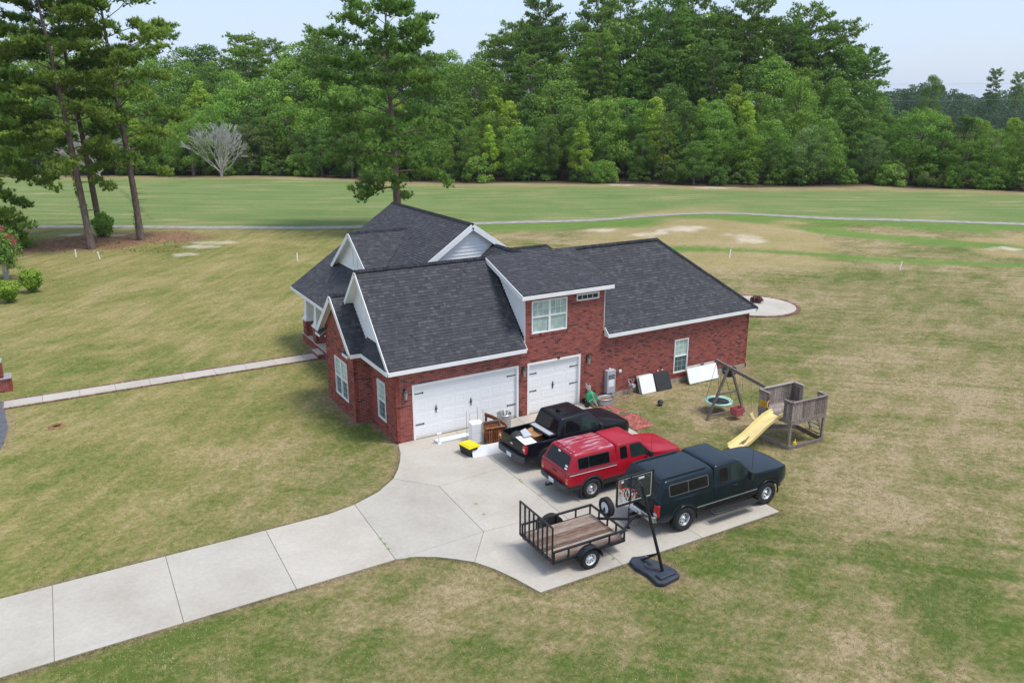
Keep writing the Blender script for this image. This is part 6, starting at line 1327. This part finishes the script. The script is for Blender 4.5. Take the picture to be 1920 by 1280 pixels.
# power lines: two wires hung between poles that stand outside the view and behind the woods
pa, pb = CAM+ray(2300,170)*150, CAM+ray(1500,195)*260
poles = []
for i,(q,lb) in enumerate(((pa,'wooden utility pole carrying the two wires, standing nearer the open field'),(pb,'wooden utility pole carrying the two wires, standing behind the woods'))):
    t = thing('utility_pole', lb, 'pole', (q.x,q.y,0)); MB().tube([(0,0,-.5),(0,0,18.2)],[.18,.12],10).build('pole', M['bark'], t); MB().box(-.6,-.05,17.0,.6,.05,17.15).build('cross_arm', M['bark'], t)
for (y0,y1,lb) in ((182,188,'lower pale power wire crossing in front of the far tree line'),(153,157,'upper thin power wire crossing above the far tree line')):
    a = CAM+ray(2300,y0-4)*150; b = CAM+ray(1500,y1)*260; pts = []
    for i in range(25): f = i/24; q = a.lerp(b,f); q.z -= .5*4*f*(1-f); pts.append(q)
    tag(MB().tube(pts,.035 if y0 > 170 else .02,5).build('power_wire', M['galv'], None), lb, 'wire')

# ---- short grass blades over the near lawn (one mass)
RG = np.random.RandomState(15); n = 330000; d = 6+RG.rand(n)**1.0*46; px = RG.uniform(-80,2000,n); 
rx = (px-960)/FPX; X = CAM.x+(math.sin(YAW)+math.cos(YAW)*rx)*(d+8); Y = CAM.y+(math.cos(YAW)-math.sin(YAW)*rx)*(d+8)
dd, _ = seg_dist(X, Y, DRIVE, True); k = ~inside(X,Y,DRIVE) & ~inside(X,Y,[(-.8,-.2),(19.6,-.2),(19.6,6.5),(16,17),(.5,17),(.5,6.8),(-.8,6.8)]) & ~((Y > 12.3) & (Y < 13.7) & (X < 1)) & ~((X > 9) & (X < 10.4) & (Y > -3.8) & (Y < 0)) & (np.hypot(X-pc.x,Y-pc.y) > 3.8) & ~((X < -13.3) & (Y > 0) & (Y < 18))
X, Y, dd = X[k], Y[k], dd[k]
# extra fringe along the concrete edges
E_ = []
for (x0,y0),(x1,y1) in zip(DRIVE, DRIVE[1:]+DRIVE[:1]):
    if y0 > -.3 and y1 > -.3: continue
    L__ = math.hypot(x1-x0,y1-y0); m_ = int(min(L__,34)*260); f = RG.rand(m_); f = 1-(1-f)*min(1,34/L__) if x0 < -20 else f*min(1,34/L__); nx_, ny_ = (y1-y0)/L__, -(x1-x0)/L__; o_ = np.abs(RG.normal(size=m_))*.07; E_.append(np.stack([x0+(x1-x0)*f+nx_*o_, y0+(y1-y0)*f+ny_*o_],1))
E_ = np.concatenate(E_); E_ = E_[~inside(E_[:,0],E_[:,1],DRIVE)]; X = np.concatenate([X,E_[:,0]]); Y = np.concatenate([Y,E_[:,1]])
big = vnoise(X,Y,.55,21)*.5+vnoise(X,Y,1.9,22)*.5; n = len(X); a = RG.rand(n)*6.283; hgt = RG.uniform(.018,.045,n); w_ = RG.uniform(.006,.012,n); ca, sa = np.cos(a)*w_, np.sin(a)*w_; zz = gz(X,Y)
lx, ly = RG.normal(size=n)*.03, RG.normal(size=n)*.03
V = np.stack([np.stack([X-ca,Y-sa,zz-.004],1),np.stack([X+ca,Y+sa,zz-.004],1),np.stack([X+lx,Y+ly,zz+hgt],1)],1).reshape(-1,3)
m, t, p = newmat('grass_blades'); at_ = N(t,'ShaderNodeAttribute',attribute_name='rnd'); t.links.new(ramp(t,[(0,(.11,.155,.035)),(.38,(.19,.20,.065)),(.6,(.31,.265,.125)),(1,(.46,.38,.23))],at_.outputs['Fac']).outputs[0],p.inputs['Base Color']); p.inputs['Roughness'].default_value = .8; p.inputs['Specular IOR Level'].default_value = .15
go = bpy.data.objects.new('grass', npmesh('grass', V, 3, .5+(big-.5)*1.0+(RG.rand(n)-.5)*.5, m)); COL.objects.link(go); tag(go,'short patchy grass growing over the lawn','grass',kind='stuff')
# pine cones and dead leaves under the pines
lt_ = MB(); rs = random.Random(2)
for i in range(420):
    q = gp(rs.uniform(40,340), rs.uniform(446,474)); z_ = float(gz(q.x,q.y)); s_ = rs.uniform(.05,.13); a = rs.random()*6.28
    lt_.add([(q.x-s_*math.cos(a),q.y-s_*math.sin(a),z_),(q.x+s_*math.sin(a),q.y-s_*math.cos(a),z_+.01),(q.x+s_*math.cos(a),q.y+s_*math.sin(a),z_),(q.x,q.y,z_+s_*.9)],[(0,1,3),(1,2,3),(2,0,3)])
tag(lt_.build('pine_litter', M['mud'], None, fix=False, kind='stuff'),'scattered pine cones and bark on the pine straw','litter')
# ---------------------------------------------------------------- summer haze
hz = MB().box(-2900,-2900,-1.5,2900,2900,48).build('haze', bpy.data.materials.new('haze'), None, fix=True); tag(hz, kind='stuff')
m = hz.data.materials[0]; m.use_nodes = True; m.node_tree.nodes.clear()
vo = m.node_tree.nodes.new('ShaderNodeOutputMaterial'); pv = m.node_tree.nodes.new('ShaderNodeVolumePrincipled'); pv.inputs['Density'].default_value = .00009; pv.inputs['Color'].default_value = (.80,.89,1,1)
m.node_tree.links.new(pv.outputs[0], vo.inputs['Volume'])
